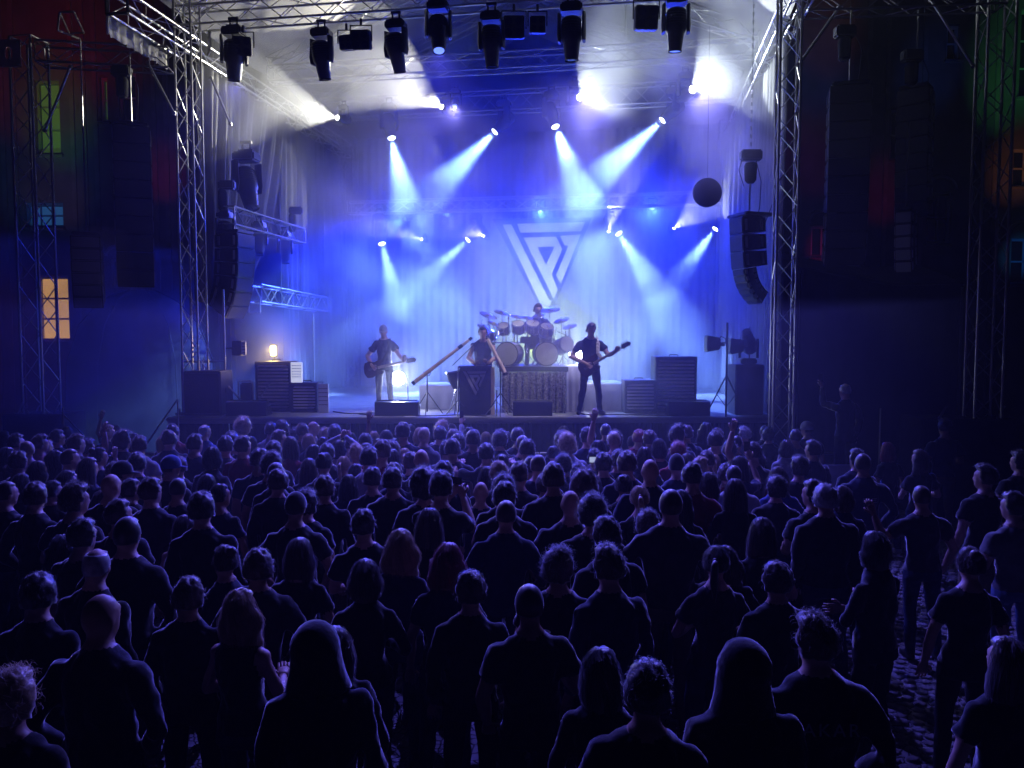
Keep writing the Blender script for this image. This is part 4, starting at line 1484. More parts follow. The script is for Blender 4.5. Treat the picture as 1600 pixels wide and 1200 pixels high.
CUSTOM = {(1325, 610): 'grey haired person standing raised above the crowd with a phone, right of the stage',
          (1292, 961): 'broad person in a black jacket lettered across the back, near the lower right corner',
          (512, 968): 'nearest hooded person in black, at the lower left of the middle',
          (1169, 996): 'hooded person in black with blue light on the hood, lower right',
          (692, 854): 'person with long reddish wavy hair lit pink, standing left of the middle',
          (1126, 671): 'person in a white shirt with a dark band across its back, near the stage',
          (1356, 708): 'person in navy jacket with two small square marks on its back',
          (552, 676): 'person with a ponytail stretching one bare arm straight up before the stage edge',
          (1475, 653): 'tall person in an open jacket standing in dim light between the right towers',
          (1043, 763): 'tallest broad person with cropped hair, hands on hips, right of the middle',
          (143, 933): 'bald broad person in a dark jacket near the lower left',
          (833, 911): 'person with cropped hair and lit ears, holding a drink, in the lower middle',
          (762, 695): 'person with elbows spread wide and short hair, below the logo box'}

for ei, e in enumerate(CROWD):
    x, y, hair, pose, rot, top, o = e
    o.setdefault('h', round((1.66 if hair in FEM else 1.77) + rc.uniform(-.05, .05), 3))
    extra = {'hood': .035, 'cap': .02, 'cap_back': .02, 'beanie': .035, 'brim': .02}.get(o.get('wear'), {'afro': .05, 'curly': .03, 'bun': .02, 'quiff': .03}.get(hair, .01))
    best = None
    for dh in (0, .05, -.05, .09, -.09, .13, -.12):
        h = o['h'] + dh
        p = at(x, y, o['dd']) if 'dd' in o else at_z(x, y, h + extra + o.get('z', 0))
        if 'dd' in o:
            p.z = 0
        md = min([(Vector((p.x, p.y)) - q).length for q in placed] + [9])
        lim = 13.0 if abs(p.x) < 6.5 else 18
        sc_ = min(md, .46) - abs(dh) * .3 - max(0, p.y - lim)
        if best is None or sc_ > best[0]:
            best = (sc_, h, p)
    _, h, p = best
    if ei >= N0 and (best[0] < .36 or any(abs(x - e_[0]) < 20 + (y - 700) * .10 and -20 < y - e_[1] < 70 for e_ in CROWD[:N0] if e_[1] > 735)):
        continue
    placed.append(Vector((p.x, p.y)))
    sex = 'f' if hair in FEM else 'm'
    sleeve = o.get('sleeve') or ('long' if (x * 7 + y * 3) % 5 < 2 else 'short')
    b = o.get('b', 1.0)
    b = round(b / .07) * .07 if b != 1.0 else 1.0
    hy = 0.0
    if abs(rot) >= 40 and pose in ('down', 'front', 'pockets'):
        hy = math.copysign(.5, rot)
        rot = rot * .55
    elif (x * 5 + y * 11) % 7 < 3 and pose in ('down', 'front', 'pockets', 'crossed'):
        hy = .35 if (x + y) % 2 else -.35
    key = '%s_%s_%s_%.2f_%.1f' % (pose, sex, sleeve, b, hy)
    arms = POSES[pose]
    if o.get('flip'):
        arms = tuple(tuple((-q[0], q[1], q[2]) for q in a) for a in (arms[1], arms[0]))
        key += 'flip'
    body = make_body(key, arms, sex, b, yaw=hy, sleeve=sleeve, curl=.9 if pose in ('drink', 'phone', 'raise_right', 'clasp', 'phone_up') else .35)
    # the figure is aimed along the line of sight rather than the world axis
    view = math.atan2(p.x, p.y)
    lb = CUSTOM.get((x, y)) or word_label(e)
    used_labels.add(lb)
    hr = hair if hair not in (None, 'bald') else o.get('hair2')
    if o.get('wear') in ('cap', 'cap_back') and not hr:
        hr = 'buzz'
    sc_ = h / 1.75
    po = person(body, (p.x, p.y, o.get('z', 0)), R(rot) - view * .6, sc_, lb, hr, o.get('c', 'dark' if (x + y) % 3 else 'brown'), o.get('wear'), o.get('wc', 'dark' if o.get('wear') != 'hood' else 'black'),
                top, o.get('bot', (x + 2 * y) % 2 if (x + y) % 7 else 3), (x + y) % 4 == 0, (x * 3 + y) % 5 == 0, 'people in the crowd before the stage', var=(x + y) % 2,
                hs=1.0)
    po.rotation_euler.x, po.rotation_euler.y = rc.uniform(-.035, .025), rc.uniform(-.04, .04)
    everyone.append((e, po, body, sc_))
    mw = po.matrix_basis
    nm = hw_ = HAIRW.get(hair) or WEARW.get(o.get('wear'))
    mk = next(w for m, w in MARKS if x <= m)
    if pose in ('phone', 'phone_up'):
        hi = 0 if o.get('flip') else 1
        wr, dr = body[3][hi]
        if pose == 'phone':
            wr = (body[3][0][0] + body[3][1][0]) / 2
        q = mw @ (wr + dr * .10 + Vector((0, .015, .05)))
        t = thing('mobile_phone', 'phone held up by person with %s, %s' % (nm, mk), 'phone', q, R(rot) - view * .6, 'phones held up in the crowd')
        k = MB()
        k.bevbox((0, 0, 0), (.15, .010, .075) if pose == 'phone' else (.075, .010, .15), .004)
        k.build('case', PHONE, t)
        k = MB()
        k.box((0, -.0062, 0), (.138, .002, .066) if pose == 'phone' else (.066, .002, .138))
        k.build('screen', SCREEN if x == 942 else PHONE, t)
    if pose == 'drink':
        wr, dr = body[3][1]
        q = mw @ (wr + dr * .07 + Vector((0, .02, .02)))
        t = thing('drink_cup', 'beer cup held by person with %s, %s' % (nm, mk), 'cup', q, 0, 'drink cups in the crowd')
        k = MB()
        k.loft([(0, 0, -.06), (0, 0, .07)], [.028, .038], 14, cap=False)
        k.build('cup_wall', mat('plastic cup', (.6, .6, .62), rough=.15), t, smooth=True)
        k = MB()
        k.loft([(0, 0, -.058), (0, 0, .045)], [.0265, .0345], 14)
        k.build('beer', CUPM, t)
    if o.get('shades'):
        hc, hq = body[1], body[2]
        k = MB()
        for s in (-1, 1):
            k.sphere((s * .033, .098, .005), (.026, .008, .02), 10, 6)
            k.tube((s * .055, .092, .008), (s * .08, .0, .008), .003, 5)
        k.tube((-.012, .103, .008), (.012, .103, .008), .003, 5)
        g_ = k.build('sunglasses', LENSD, po)
        g_.location = hc
        g_.rotation_mode = 'QUATERNION'
        g_.rotation_quaternion = hq
    if o.get('word'):
        c = bpy.data.curves.new('lettering', 'FONT')
        c.body = 'JAKAR'
        c.size = .085
        c.align_x = 'CENTER'
        c.space_character = 1.25
        c.extrude = .001
        tob = bpy.data.objects.new('lettering', c)
        COL.objects.link(tob)
        dg = bpy.context.evaluated_depsgraph_get()
        tm = bpy.data.meshes.new_from_object(tob.evaluated_get(dg))
        bpy.data.objects.remove(tob)
        tm.materials.clear()
        tm.materials.append(mat('grey print', (.30, .30, .34), rough=.8))
        lt = link('lettering', tm, po, (0, -.150, 1.27))
        lt.rotation_euler = (PI / 2, 0, 0)
    if o.get('patch'):
        for s in (-.035, .035):
            k = MB()
            for q in ((0, .02, .05, .008), (0, 0, .036, .008), (0, -.02, .05, .008), (-.021, 0, .008, .048)):
                k.box((q[0], 0, q[1]), (q[2], .004, q[3]))
            k.build('back_mark', mat('grey print', (.30, .30, .34), rough=.8), po, (s * 1.3 + .03, -.145, 1.27))
    if o.get('band'):
        k = MB()
        k.loft([(0, -.005, 1.20), (0, -.005, 1.26)], [(.185, .132), (.190, .134)], 18, cap=False)
        k.build('shirt_band', TOPS['navy'], po, smooth=True)
# ---------------------------------------------------------------- things on the stage
def dx(px, d):
    return at(px, 600, d).x


def deck(px, d):
    return Vector((dx(px, d), d, DECK))


# stage monitors
for px, w, d, lb in ((388, .78, 14.95, 'black floor monitor wedge at the left end of the stage edge'),
                     (621, .84, 14.95, 'black floor monitor wedge in front of the guitarist in the cap'),
                     (832, .76, 14.95, 'black floor monitor wedge in front of the drum riser skirt'),
                     (1075, .80, 15.0, 'black floor monitor wedge before the tall right slatted cabinet')):
    t = thing('monitor_wedge', lb, 'floor monitor', deck(px, d), 0, 'floor monitors on the stage edge')
    k = MB()
    k.prism([(-.17, 0), (.20, 0), (.20, .10), (-.02, .29), (-.17, .27)], (-w / 2, 0, 0), (0, 1, 0), (0, 0, 1), (w, 0, 0))
    k.build('cabinet', BLKP, t)
    k = MB()
    k.prism([(.207, .11), (-.012, .297), (-.004, .305), (.215, .12)], (-w / 2 + .03, 0, 0), (0, 1, 0), (0, 0, 1), (w - .06, 0, 0))
    k.build('grille', BLK, t)
    for s in (-1, 1):
        k = MB()
        k.loft([(s * (w / 2 + .004), -.08, .20), (s * (w / 2 + .018), -.05, .20), (s * (w / 2 + .018), .05, .20), (s * (w / 2 + .004), .08, .20)], [.01] * 4, 6)
        k.build('handle', GREYM, t)

SLAT = mat('pale slat', (0.74, 0.68, 0.68), rough=.5, noise=.12, scale=4)
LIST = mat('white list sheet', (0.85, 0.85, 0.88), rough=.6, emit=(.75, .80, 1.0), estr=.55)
LISTD = mat('pale sheet', (0.60, 0.62, 0.72), rough=.6)
INK = mat('ink rows', (0.12, 0.12, 0.18), rough=.8)


def slatted(label, px, d, w, h, ns, dep=.5):
    t = thing('slatted_cabinet', label, 'amp cabinet', deck(px, d), 0, 'slatted amp cabinets on the stage')
    k = MB()
    k.box((0, dep / 2 + .03, h / 2), (w, dep - .06, h))
    k.build('cabinet', BLK, t)
    for c, s in (((0, 0, h - .025), (w, .06, .05)), ((0, 0, .025), (w, .06, .05)), ((-w / 2 + .022, 0, h / 2), (.044, .06, h - .104)), ((w / 2 - .022, 0, h / 2), (.044, .06, h - .104))):
        k = MB()
        k.bevbox(c, s, .008)
        k.build('frame_rail', BLK, t)
    hh = h - .12
    for i in range(ns):
        z = .06 + hh * (i + .5) / ns
        k = MB()
        k.bevbox((0, -.004, z), (w - .10, .022, hh / ns * .50), .004, Matrix.Rotation(R(-22), 3, 'X'))
        k.build('slat', SLAT, t)
    for sx in (-1, 1):
        for z0, sz in ((h - .002, -1), (.002, 1)):
            k = MB()
            k.prism([(0, 0), (-sx * .13, 0), (-sx * .10, sz * .05), (-sx * .05, sz * .10), (0, sz * .13)], (sx * w / 2, -.034, z0), (1, 0, 0), (0, 0, 1), (0, -.012, 0))
            k.build('corner_plate', BLKP, t)
    k = MB()
    k.loft([(-.09, dep / 2, h), (-.08, dep / 2, h + .035), (.08, dep / 2, h + .035), (.09, dep / 2, h)], [.012] * 4, 6)
    k.build('handle', BLKP, t)
    return t


slatted('tall slatted cabinet under the yellow lamp', 427, 15.7, .72, 1.03, 13)
slatted('short slatted cabinet beside the tall left slatted cabinet', 475, 15.55, .54, .60, 8)
slatted('short slatted cabinet left of the tall right slatted cabinet', 1001, 15.4, .64, .66, 8)
slatted('tall slatted cabinet on the right with bright slats', 1056, 15.6, .84, 1.13, 14)


def sheet(label, px, d, z0, w, h, m):
    t = thing('list_panel', label, 'panel', Vector((dx(px, d), d, z0)))
    k = MB()
    k.bevbox((0, 0, h / 2), (w, .05, h), .006)
    k.build('panel_board', m, t)
    for i in range(5):
        k = MB()
        for j in range(6):
            k.box((-w * .36 + j * w * .145, -.028, h * (.84 - .14 * i)), (w * .10, .004, .018))
        k.build('mark_row', INK, t)


sheet('bright white panel with five rows of marks standing on the short left slatted cabinet', 464, 15.7, DECK + .60, .23, .41, LIST)
sheet('dim bluish panel with rows of marks standing right of the short left slatted cabinet', 505, 15.5, DECK, .21, .58, LISTD)

# warm yellow lamp on a thin stand
p = Vector((dx(428, 16.3), 16.3, at(428, 548, 16.3).z))
t = thing('yellow_lamp', 'small glowing yellow lamp on a thin stand above the tall left slatted cabinet', 'lamp', Vector((p.x, p.y, DECK)))
k = MB()
k.bevbox((0, 0, p.z - DECK), (.11, .05, .22), .012)
k.build('lamp_panel', mat('lit yellow panel', (.8, .7, .4), emit=(1.0, .80, .30), estr=9), t)
k = MB()
k.bevbox((0, .045, p.z - DECK), (.15, .04, .27), .012)
k.build('lamp_back', BLK, t)
member('stand_pole', (0, .06, .02), (0, .06, p.z - DECK + .1), .012, BLK, t)
for q in range(3):
    a = 2 * PI * q / 3
    member('stand_leg', (0, .06, .35), (.28 * math.cos(a), .06 + .28 * math.sin(a), .01), .01, BLK, t)
spot(p + Vector((0, -.06, 0)), p + Vector((.3, -2, .3)), 50, (1.0, .70, .16), 170, .6, .06)

# bright floor strobe behind the guitarist and a second one hidden by the bass player
LENS_S = mat('strobe lens', (.9, .9, .9), emit=(.92, .95, 1.0), estr=40)
for px, py, d, lb, r, wt in ((622, 591, 16.4, 'blazing white round strobe lamp on the floor beside the guitarist in the cap', .15, 170),
                             (907, 553, 16.6, 'bright lamp glowing behind the bass player hip', .10, 130)):
    p = at(px, py, d)
    t = thing('strobe_lamp', lb, 'stage light', Vector((p.x, p.y, DECK)), 0, 'strobe lamps on the stage floor')
    hz = p.z - DECK
    dr = (Vector((0, 0, CH)) - p).normalized()
    q = dr.to_track_quat('Z', 'Y')
    k = MB()
    k.loft([(0, 0, -.30), (0, 0, -.26), (0, 0, -.05), (0, 0, 0)], [.08, r * .8, r * 1.12, r * 1.12], 20)
    o = k.build('housing', BLK, t, (0, 0, hz), smooth=True)
    o.rotation_mode = 'QUATERNION'
    o.rotation_quaternion = q
    k = MB()
    k.sphere((0, 0, .0), (r, r, r * .35), 20, 10)
    o = k.build('lens', LENS_S, t, (0, 0, hz), smooth=True)
    o.rotation_mode = 'QUATERNION'
    o.rotation_quaternion = q
    k = MB()
    k.box((0, .06, .015), (.34, .3, .03))
    k.build('base_plate', BLK, t)
    for s in (-1, 1):
        member('yoke_arm', (s * (r + .05), .05, .03), (s * (r + .05), .05, hz), .014, BLK, t)
    spot(p + dr * .12, p + dr * 3, wt, (.62, .70, 1.0), 150, .5, r * .7)

# ---------------------------------------------------------------- drum riser with sequin skirt
SEQ = bpy.data.materials.new('sequin cloth')
SEQ.use_nodes = True
n, l = SEQ.node_tree.nodes, SEQ.node_tree.links
b = n['Principled BSDF']
tc = n.new('ShaderNodeTexCoord')
vo = n.new('ShaderNodeTexVoronoi')
vo.inputs['Scale'].default_value = 34
l.new(tc.outputs['Object'], vo.inputs['Vector'])
cr = n.new('ShaderNodeValToRGB')
cr.color_ramp.elements[0].color = (.06, .055, .05, 1)
cr.color_ramp.elements[1].color = (.50, .47, .42, 1)
l.new(vo.outputs['Color'], cr.inputs['Fac'])
l.new(cr.outputs[0], b.inputs['Base Color'])
b.inputs['Roughness'].default_value = .35
b.inputs['Metallic'].default_value = .45
bp = n.new('ShaderNodeBump')
bp.inputs['Strength'].default_value = .9
bp.inputs['Distance'].default_value = .02
l.new(vo.outputs['Distance'], bp.inputs['Height'])
l.new(bp.outputs[0], b.inputs['Normal'])

RD = 15.35
RZ = at(835, 573, RD).z
RX0, RX1 = dx(784, RD), dx(884, RD)
rb_ = Vector(((RX0 + RX1) / 2, RD, DECK))
rh = RZ - DECK
rw = RX1 - RX0
t = thing('drum_riser', 'drum riser with a glittering pleated sequin skirt below the drum kit', 'riser', rb_)
k = MB()
k.box((0, 1.0, rh - .05), (rw + .1, 2.0, .1))
k.build('riser_deck', BLK, t)
k = MB()
for i in range(26):
    k.box((-rw / 2 + rw * (i + .5) / 26, -.008, rh - .05), (rw / 26 * .55, .012, .045))
k.build('deck_edge_studs', BLKP, t)
k = MB()
n2, vs = 180, []
for i in range(n2 + 1):
    f = i / n2
    for j in range(5):
        h = j / 4
        w_ = (.035 * math.sin(f * 62 + .8 * math.sin(f * 9)) + .02 * math.sin(f * 121)) * (1 - .65 * h)
        vs.append((-rw / 2 + rw * f, -.03 + w_, .01 + (rh - .115) * h))
k.add(vs, [(i * 5 + j, (i + 1) * 5 + j, (i + 1) * 5 + j + 1, i * 5 + j + 1) for i in range(n2) for j in range(4)])
k.build('sequin_skirt', SEQ, t, smooth='all')
for sx in (-1, 1):
    for y in (.15, 1.8):
        member('riser_leg', (sx * (rw / 2 - .1), y, 0), (sx * (rw / 2 - .1), y, rh - .1), .03, ALUD, t)

PALE = mat('pale dust sheet', (.42, .43, .48), rough=.9, noise=.15, scale=2.5, bump=.4, bscale=6)
for px0, px1, py, d, lb in ((885, 912, 573, 15.6, 'narrow pale cloth panel at the right end of the drum riser'),
                            (913, 976, 600, 15.9, 'low platform draped in a creased pale sheet behind the bass player'),
                            (655, 716, 603, 16.2, 'low platform draped in a pale sheet behind the left tube stand')):
    x0, x1, z1 = dx(px0, d), dx(px1, d), at(px0, py, d).z
    t = thing('draped_platform', lb, 'platform', Vector(((x0 + x1) / 2, d, DECK)), 0, 'draped platforms beside the drum riser')
    w = x1 - x0
    k = MB()
    k.box((0, .75, (z1 - DECK) / 2), (w - .06, 1.4, z1 - DECK - .02))
    k.build('platform_box', BLK, t)
    k = MB()
    n2, vs = 40, []
    prof = [(0, .008), (0, .33), (0, .66), (.02, 1.0), (.3, 1.012), (1.3, 1.012)]
    for i in range(n2 + 1):
        f = i / n2
        for j, (y, h) in enumerate(prof):
            w_ = .03 * math.sin(f * 17 + px0) * (1 - min(1, h)) + .015 * mnoise.noise(Vector((f * 5, h * 4, px0)))
            vs.append((-w / 2 + w * f, y - .02 + w_, (z1 - DECK) * h))
    q = len(prof)
    k.add(vs, [(i * q + j, (i + 1) * q + j, (i + 1) * q + j + 1, i * q + j + 1) for i in range(n2) for j in range(q - 1)])
    k.build('sheet', PALE, t, smooth='all')

# ---------------------------------------------------------------- drum kit
SHELL = mat('pale drum shell', (.22, .21, .17), rough=.3, noise=.2, scale=6)
HEADM = mat('drum head', (.30, .29, .23), rough=.45, noise=.12, scale=5)
CHROME = mat('chrome hardware', (.75, .75, .75), rough=.15, metal=1.0)
BRASS = mat('cymbal bronze', (.24, .20, .11), rough=.4, metal=.9, noise=.3, scale=14)
t = thing('drum_kit', 'large drum kit with two bass drums, toms and cymbals on the sequin riser', 'drum kit', Vector((dx(826, 15.9), 15.9, RZ)))
kb = Vector((dx(826, 15.9), 15.9, RZ))


def drum(name, c, r, dep, axis, m=SHELL, hm=HEADM):
    c, a = Vector(c), Vector(axis).normalized()
    k = MB()
    k.tube(c - a * dep / 2, c + a * dep / 2, r, 24)
    o = k.build(name, m, t, smooth=True)
    for s in (-1, 1):
        k = MB()
        k.tube(c + a * (s * (dep / 2 - .015)), c + a * (s * (dep / 2 + .006)), r + .014, 24)
        k.build('hoop', CHROME if r < .25 else BLK, o, smooth=True)
        k = MB()
        k.tube(c + a * (s * (dep / 2 + .007)), c + a * (s * (dep / 2 + .011)), r - .006, 24)
        k.build('drum_head', hm, o)
    for q in range(8):
        an = 2 * PI * q / 8
        u = a.orthogonal().normalized()
        v = a.cross(u)
        e = c + (u * math.cos(an) + v * math.sin(an)) * (r + .012)
        k = MB()
        k.tube(e - a * (dep / 2 - .01), e + a * (dep / 2 - .01), .006, 5)
        k.build('tension_rod', CHROME, o)
    return o


drum('bass_drum', (-.46, -.05, .29), .275, .42, (-.35, -1, 0))
drum('bass_drum', (.40, -.05, .29), .275, .42, (.12, -1, 0))
for c, r, dep, ax in (((-.62, .18, .88), .15, .2, (-.15, -.6, 1)), ((-.25, .10, .92), .15, .22, (-.05, -.6, 1)), ((.10, .10, .92), .16, .24, (.05, -.6, 1)), ((.44, .12, .86), .16, .2, (.1, -.6, 1)),
                      ((-.95, .35, .70), .13, .2, (-.4, -.3, 1)), ((.42, .25, .62), .17, .16, (.1, -.3, 1))):
    drum('tom_drum', c, r, dep, ax)
drum('floor_tom', (.85, .12, .48), .19, .36, (.5, -1.0, .25))
k = MB()
k.bevbox((.02, -.1, .62), (.46, .10, .16), .02)
k.build('electronics_box', BLKP, t)
for c, r, tl_ in (((-.98, .1, 1.22), .23, .35), ((-.66, .45, 1.30), .20, .2), ((-.30, .3, 1.20), .17, .25), ((.52, .3, 1.36), .26, -.1), ((.80, .1, 1.10), .20, -.3),
                  ((1.02, .3, .95), .18, -.3), ((-1.10, .3, .95), .17, .3), ((.28, .55, .98), .17, .0), ((-.05, .5, 1.18), .17, .15), ((.25, .2, 1.22), .16, -.2), ((-.85, -.05, 1.02), .15, .4)):
    rmx = Matrix.Rotation(tl_, 3, 'Y') @ Matrix.Rotation(.30, 3, 'X')
    k = MB()
    vs, fs, nn = [(0, 0, .028)], [], 28
    for rr, zz in ((.03, .024), (.045, .006), (r * .6, .0), (r, -.012)):
        vs += [(rr * math.cos(2 * PI * i / nn), rr * math.sin(2 * PI * i / nn), zz) for i in range(nn)]
    fs += [(0, 1 + i, 1 + (i + 1) % nn) for i in range(nn)]
    for j in range(3):
        fs += [(1 + j * nn + i, 1 + (j + 1) * nn + i, 1 + (j + 1) * nn + (i + 1) % nn, 1 + j * nn + (i + 1) % nn) for i in range(nn)]
    k.add([Vector(c) + rmx @ Vector(q) for q in vs], fs)
    o = k.build('cymbal', BRASS, t, smooth='all')
    k = MB()
    k.tube((c[0] + .05, c[1] + .12, .0), (c[0] + .02, c[1] + .06, c[2] * .62), .013, 6)
    k.tube((c[0] + .02, c[1] + .06, c[2] * .60), c, .008, 6)
    for q in range(3):
        a = 2 * PI * q / 3
        k.tube((c[0] + .05, c[1] + .12, .25), (c[0] + .05 + .2 * math.cos(a), c[1] + .12 + .2 * math.sin(a), .01), .008, 5)
    k.build('cymbal_stand', CHROME, t)
k = MB()
k.tube((-1.1, .3, .55), (1.0, .3, .55), .016, 8)
for x in (-1.1, -.35, .3, 1.0):
    k.tube((x, .3, 0), (x, .3, 1.0), .016, 8)
for x in (-.55, 0., .5):
    k.tube((x, .15, .55), (x, .3, 1.05), .009, 6)
k.build('rack_frame', CHROME, t, smooth=True)
for x, z in ((-.75, 1.06), (-.1, 1.08), (.62, .92), (-1.18, 1.12), (.22, .70)):
    k = MB()
    k.tube((x, -.12, z - .25), (x + .05, .05, z), .007, 5)
    k.tube((x, -.12, z - .25), (x + .01, -.16, z - .32), .016, 8)
    k.build('drum_microphone', CHROME, t)

for x, z, tl_ in ((-.85, .62, .5), (-.05, .58, .2), (.62, .78, -.4), (-.5, 1.02, .1), (.3, 1.05, -.2), (.95, .62, -.5), (-1.15, .7, .3)):
    k = MB()
    k.tube((x, .05, z - .3), (x + .1 * tl_, .1, z + .22), .011, 6)
    k.tube((x + .1 * tl_, .1, z + .12), (x + .5 * tl_, -.05, z + .2), .009, 6)
    k.sphere((x + .1 * tl_, .1, z + .12), .025, 8, 6)
    k.build('hardware_arm', CHROME, t, smooth=True)
kit = t
kit.scale = (.85, .85, .86)
# ---------------------------------------------------------------- musicians
def bass_legs(w, fwd=.05):
    return (((-.095, 0, .90), (-w * .8, .07, .50), (-w, -.02, .09), .45), ((.095, 0, .90), (w * .85, .05, .50), (w * 1.05, -.04, .09), -.35))


def guitar(name, label, cat, m, man, neck_dir, body_c, flip=1, strap=True):
    """Electric guitar held across the body; built in the holder's coordinates (holder faces +Y)."""
    t = thing(name, label, cat, man.location, man.rotation_euler.z)
    c, d = Vector(body_c), Vector(neck_dir).normalized()
    nrm = Vector((-d.y, 0, 0)) + Vector((0, 1, .12))
    nrm = (nrm - d * nrm.dot(d)).normalized()
    u = nrm.cross(d)
    out = [(-.24, .06), (-.20, .15), (-.10, .17), (.0, .125), (.09, .15), (.19, .145), (.15, .08), (.08, .04), (.08, -.04), (.16, -.10), (.11, -.15), (.0, -.125), (-.10, -.17), (-.20, -.16), (-.25, -.06)]
    k = MB()
    k.prism(out, c, d, u, nrm * .045)
    k.build('guitar_body', m, t)
    k = MB()
    k.prism([(.06, -.028), (.66, -.022), (.66, .022), (.06, .028)], c + nrm * .047, d, u, nrm * .022)
    k.build('neck', WOOD, t)
    k = MB()
    k.prism([(.66, -.03), (.70, -.045), (.86, -.05), (.88, .0), (.84, .035), (.70, .04)], c + nrm * .045, d, u, nrm * .018)
    hd = k.build('headstock', m, t)
    k = MB()
    for i in range(4):
        for s in (-1, 1):
            q = c + d * (.71 + .04 * i) + u * (s * .055) + nrm * .054
            k.tube(q - u * .02, q + u * .02, .008, 6)
    k.build('tuning_pegs', CHROME, hd)
    k = MB()
    k.box((0, 0, 0), (.05, .012, .10), None)
    o = k.build('pickup', BLKP, t)
    o.location = c + nrm * .055
    o.rotation_mode = 'QUATERNION'
    o.rotation_quaternion = Matrix((d, nrm, u)).transposed().to_quaternion()
    k = MB()
    for i in range(4):
        k.tube(c + d * -.15 + u * (-.018 + .012 * i) + nrm * .074, c + d * .80 + u * (-.018 + .012 * i) + nrm * .074, .0016, 4)
    k.build('strings', CHROME, t)
    return t


# bass player on the right (local +x is the left side of the picture)
b_ = make_body('bassist', (((-.33, .10, 1.16), (-.44, .27, 1.22)), ((.37, .0, 1.13), (.12, .25, 1.0))), 'm', 1.05, yaw=.25, nod=.22, sleeve='short',
               legs=(((-.095, 0, .90), (-.15, .06, .50), (-.20, -.02, .09), .45), ((.095, 0, .90), (.14, .05, .50), (.20, -.04, .09), -.35)),
               voxel=.014, curl=.8, hdir=((-.2, .4, .8), (-.7, .3, -.5)))
man = person(b_, deck(922, 14.95), PI + .06, 1.78 / 1.75, 'bass player in a dark shirt with one side lit orange, standing at the stage edge', 'quiff', 'brown', None, 'dark', 'navy', 0, 0, 0,
             'musicians on the stage')
BASSM = mat('dark bass lacquer', (.05, .02, .02), rough=.2)
guitar('bass_guitar', 'dark bass guitar held by the bass player, neck pointing up right', 'bass guitar', BASSM, man, (-.83, .06, .50), (.02, .17, .98))
k = MB()
STRAP = mat('pale patterned strap', (.55, .53, .45), rough=.7, noise=.5, scale=25)
k.loft([(.12, -.14, 1.25), (-.05, -.10, 1.42), (-.12, .0, 1.478), (-.135, .10, 1.38), (-.12, .145, 1.2), (-.20, .17, 1.08)], [(.034, .006)] * 6, 8, up=(0, 1, 0))
k.build('guitar_strap', STRAP, man, smooth=True)

# guitarist with a cap on the left
b_ = make_body('guitarist', (((-.33, .12, 1.14), (-.46, .30, 1.04)), ((.36, -.02, 1.12), (.20, .22, .92))), 'm', .90, nod=.15, sleeve='short',
               voxel=.014, curl=.8, hdir=((-.2, .3, .85), (-.6, .4, -.5)))
man = person(b_, deck(601, 16.0), PI - .05, 1.77 / 1.75, 'guitarist wearing a pale cap, hazy in blue smoke beside the white strobe', 'buzz', 'dark', 'cap', 'pale', 'navy', 1, 0, 0,
             'musicians on the stage')
guitar('electric_guitar', 'dark electric guitar slung low on the guitarist with the cap', 'guitar', BASSM, man, (-.95, .05, .22), (.14, .17, .88))
k = MB()
k.loft([(.16, -.14, 1.2), (-.05, -.10, 1.42), (-.12, .0, 1.478), (-.13, .10, 1.38), (-.10, .15, 1.2), (-.0, .17, 1.0)], [(.026, .006)] * 6, 8, up=(0, 1, 0))
k.build('guitar_strap', BLKC, man, smooth=True)

# percussionist behind the logo box
b_ = make_body('percussionist', (((-.27, .10, 1.14), (-.10, .32, 1.02)), ((.30, .06, 1.12), (.14, .34, 1.0))), 'm', 1.06, yaw=-.15, nod=.18, sleeve='none', voxel=.014, curl=.9,
               hdir=((.3, .6, .3), (-.2, .7, .25)), lean=(0, .05))
man = person(b_, deck(755, 15.55), PI, 1.72 / 1.75, 'percussionist in a dark sleeveless top playing behind the logo box', 'quiff', 'dark', None, 'dark', 'navy', 1, 1, 0,
             'musicians on the stage')
for s in (-1, 1):
    wr, dr = b_[3][0 if s < 0 else 1]
    q = man.matrix_basis @ (wr + dr * .07)
    t = thing('drum_stick', '%s wooden drum stick in the hand of the percussionist' % ('left' if s > 0 else 'right'), 'drum stick', q)
    k = MB()
    e = Vector((-.10 * s, -.22, .20 if s > 0 else .1))
    k.loft([-e * .3, e * .8, e], [.008, .007, .004], 6)
    k.build('stick', WOOD, t)

# drummer
b_ = make_body('drummer', (((-.32, .12, 1.20), (-.30, .40, 1.16)), ((.32, .12, 1.22), (.22, .38, 1.26))), 'm', 1.0, yaw=.3, nod=.2, sleeve='short', voxel=.016, curl=.9,
               legs=(((-.09, 0, .88), (-.24, .40, .92), (-.24, .42, .52), .2), ((.09, 0, .88), (.24, .40, .92), (.24, .42, .52), -.2)), lean=(0, .06))
dl = Vector((dx(840, 16.55), 16.55, RZ - .43))
man = person(b_, dl, PI, .98, 'drummer in a dark top seated behind the drum kit under the logo', 'short', 'brown', None, 'dark', 'dark', 1, 0, 0, 'musicians on the stage')
t = thing('drum_stool', 'round drum stool under the drummer', 'stool', Vector((dl.x, dl.y + .02, RZ)))
k = MB()
k.loft([(0, 0, .33), (0, 0, .38)], [.17, .18], 18)
k.build('seat', BLKP, t)
member('post', (0, 0, .05), (0, 0, .33), .02, CHROME, t)
for q in range(3):
    a = 2 * PI * q / 3
    member('leg', (0, 0, .2), (.22 * math.cos(a), .22 * math.sin(a), .01), .012, CHROME, t)
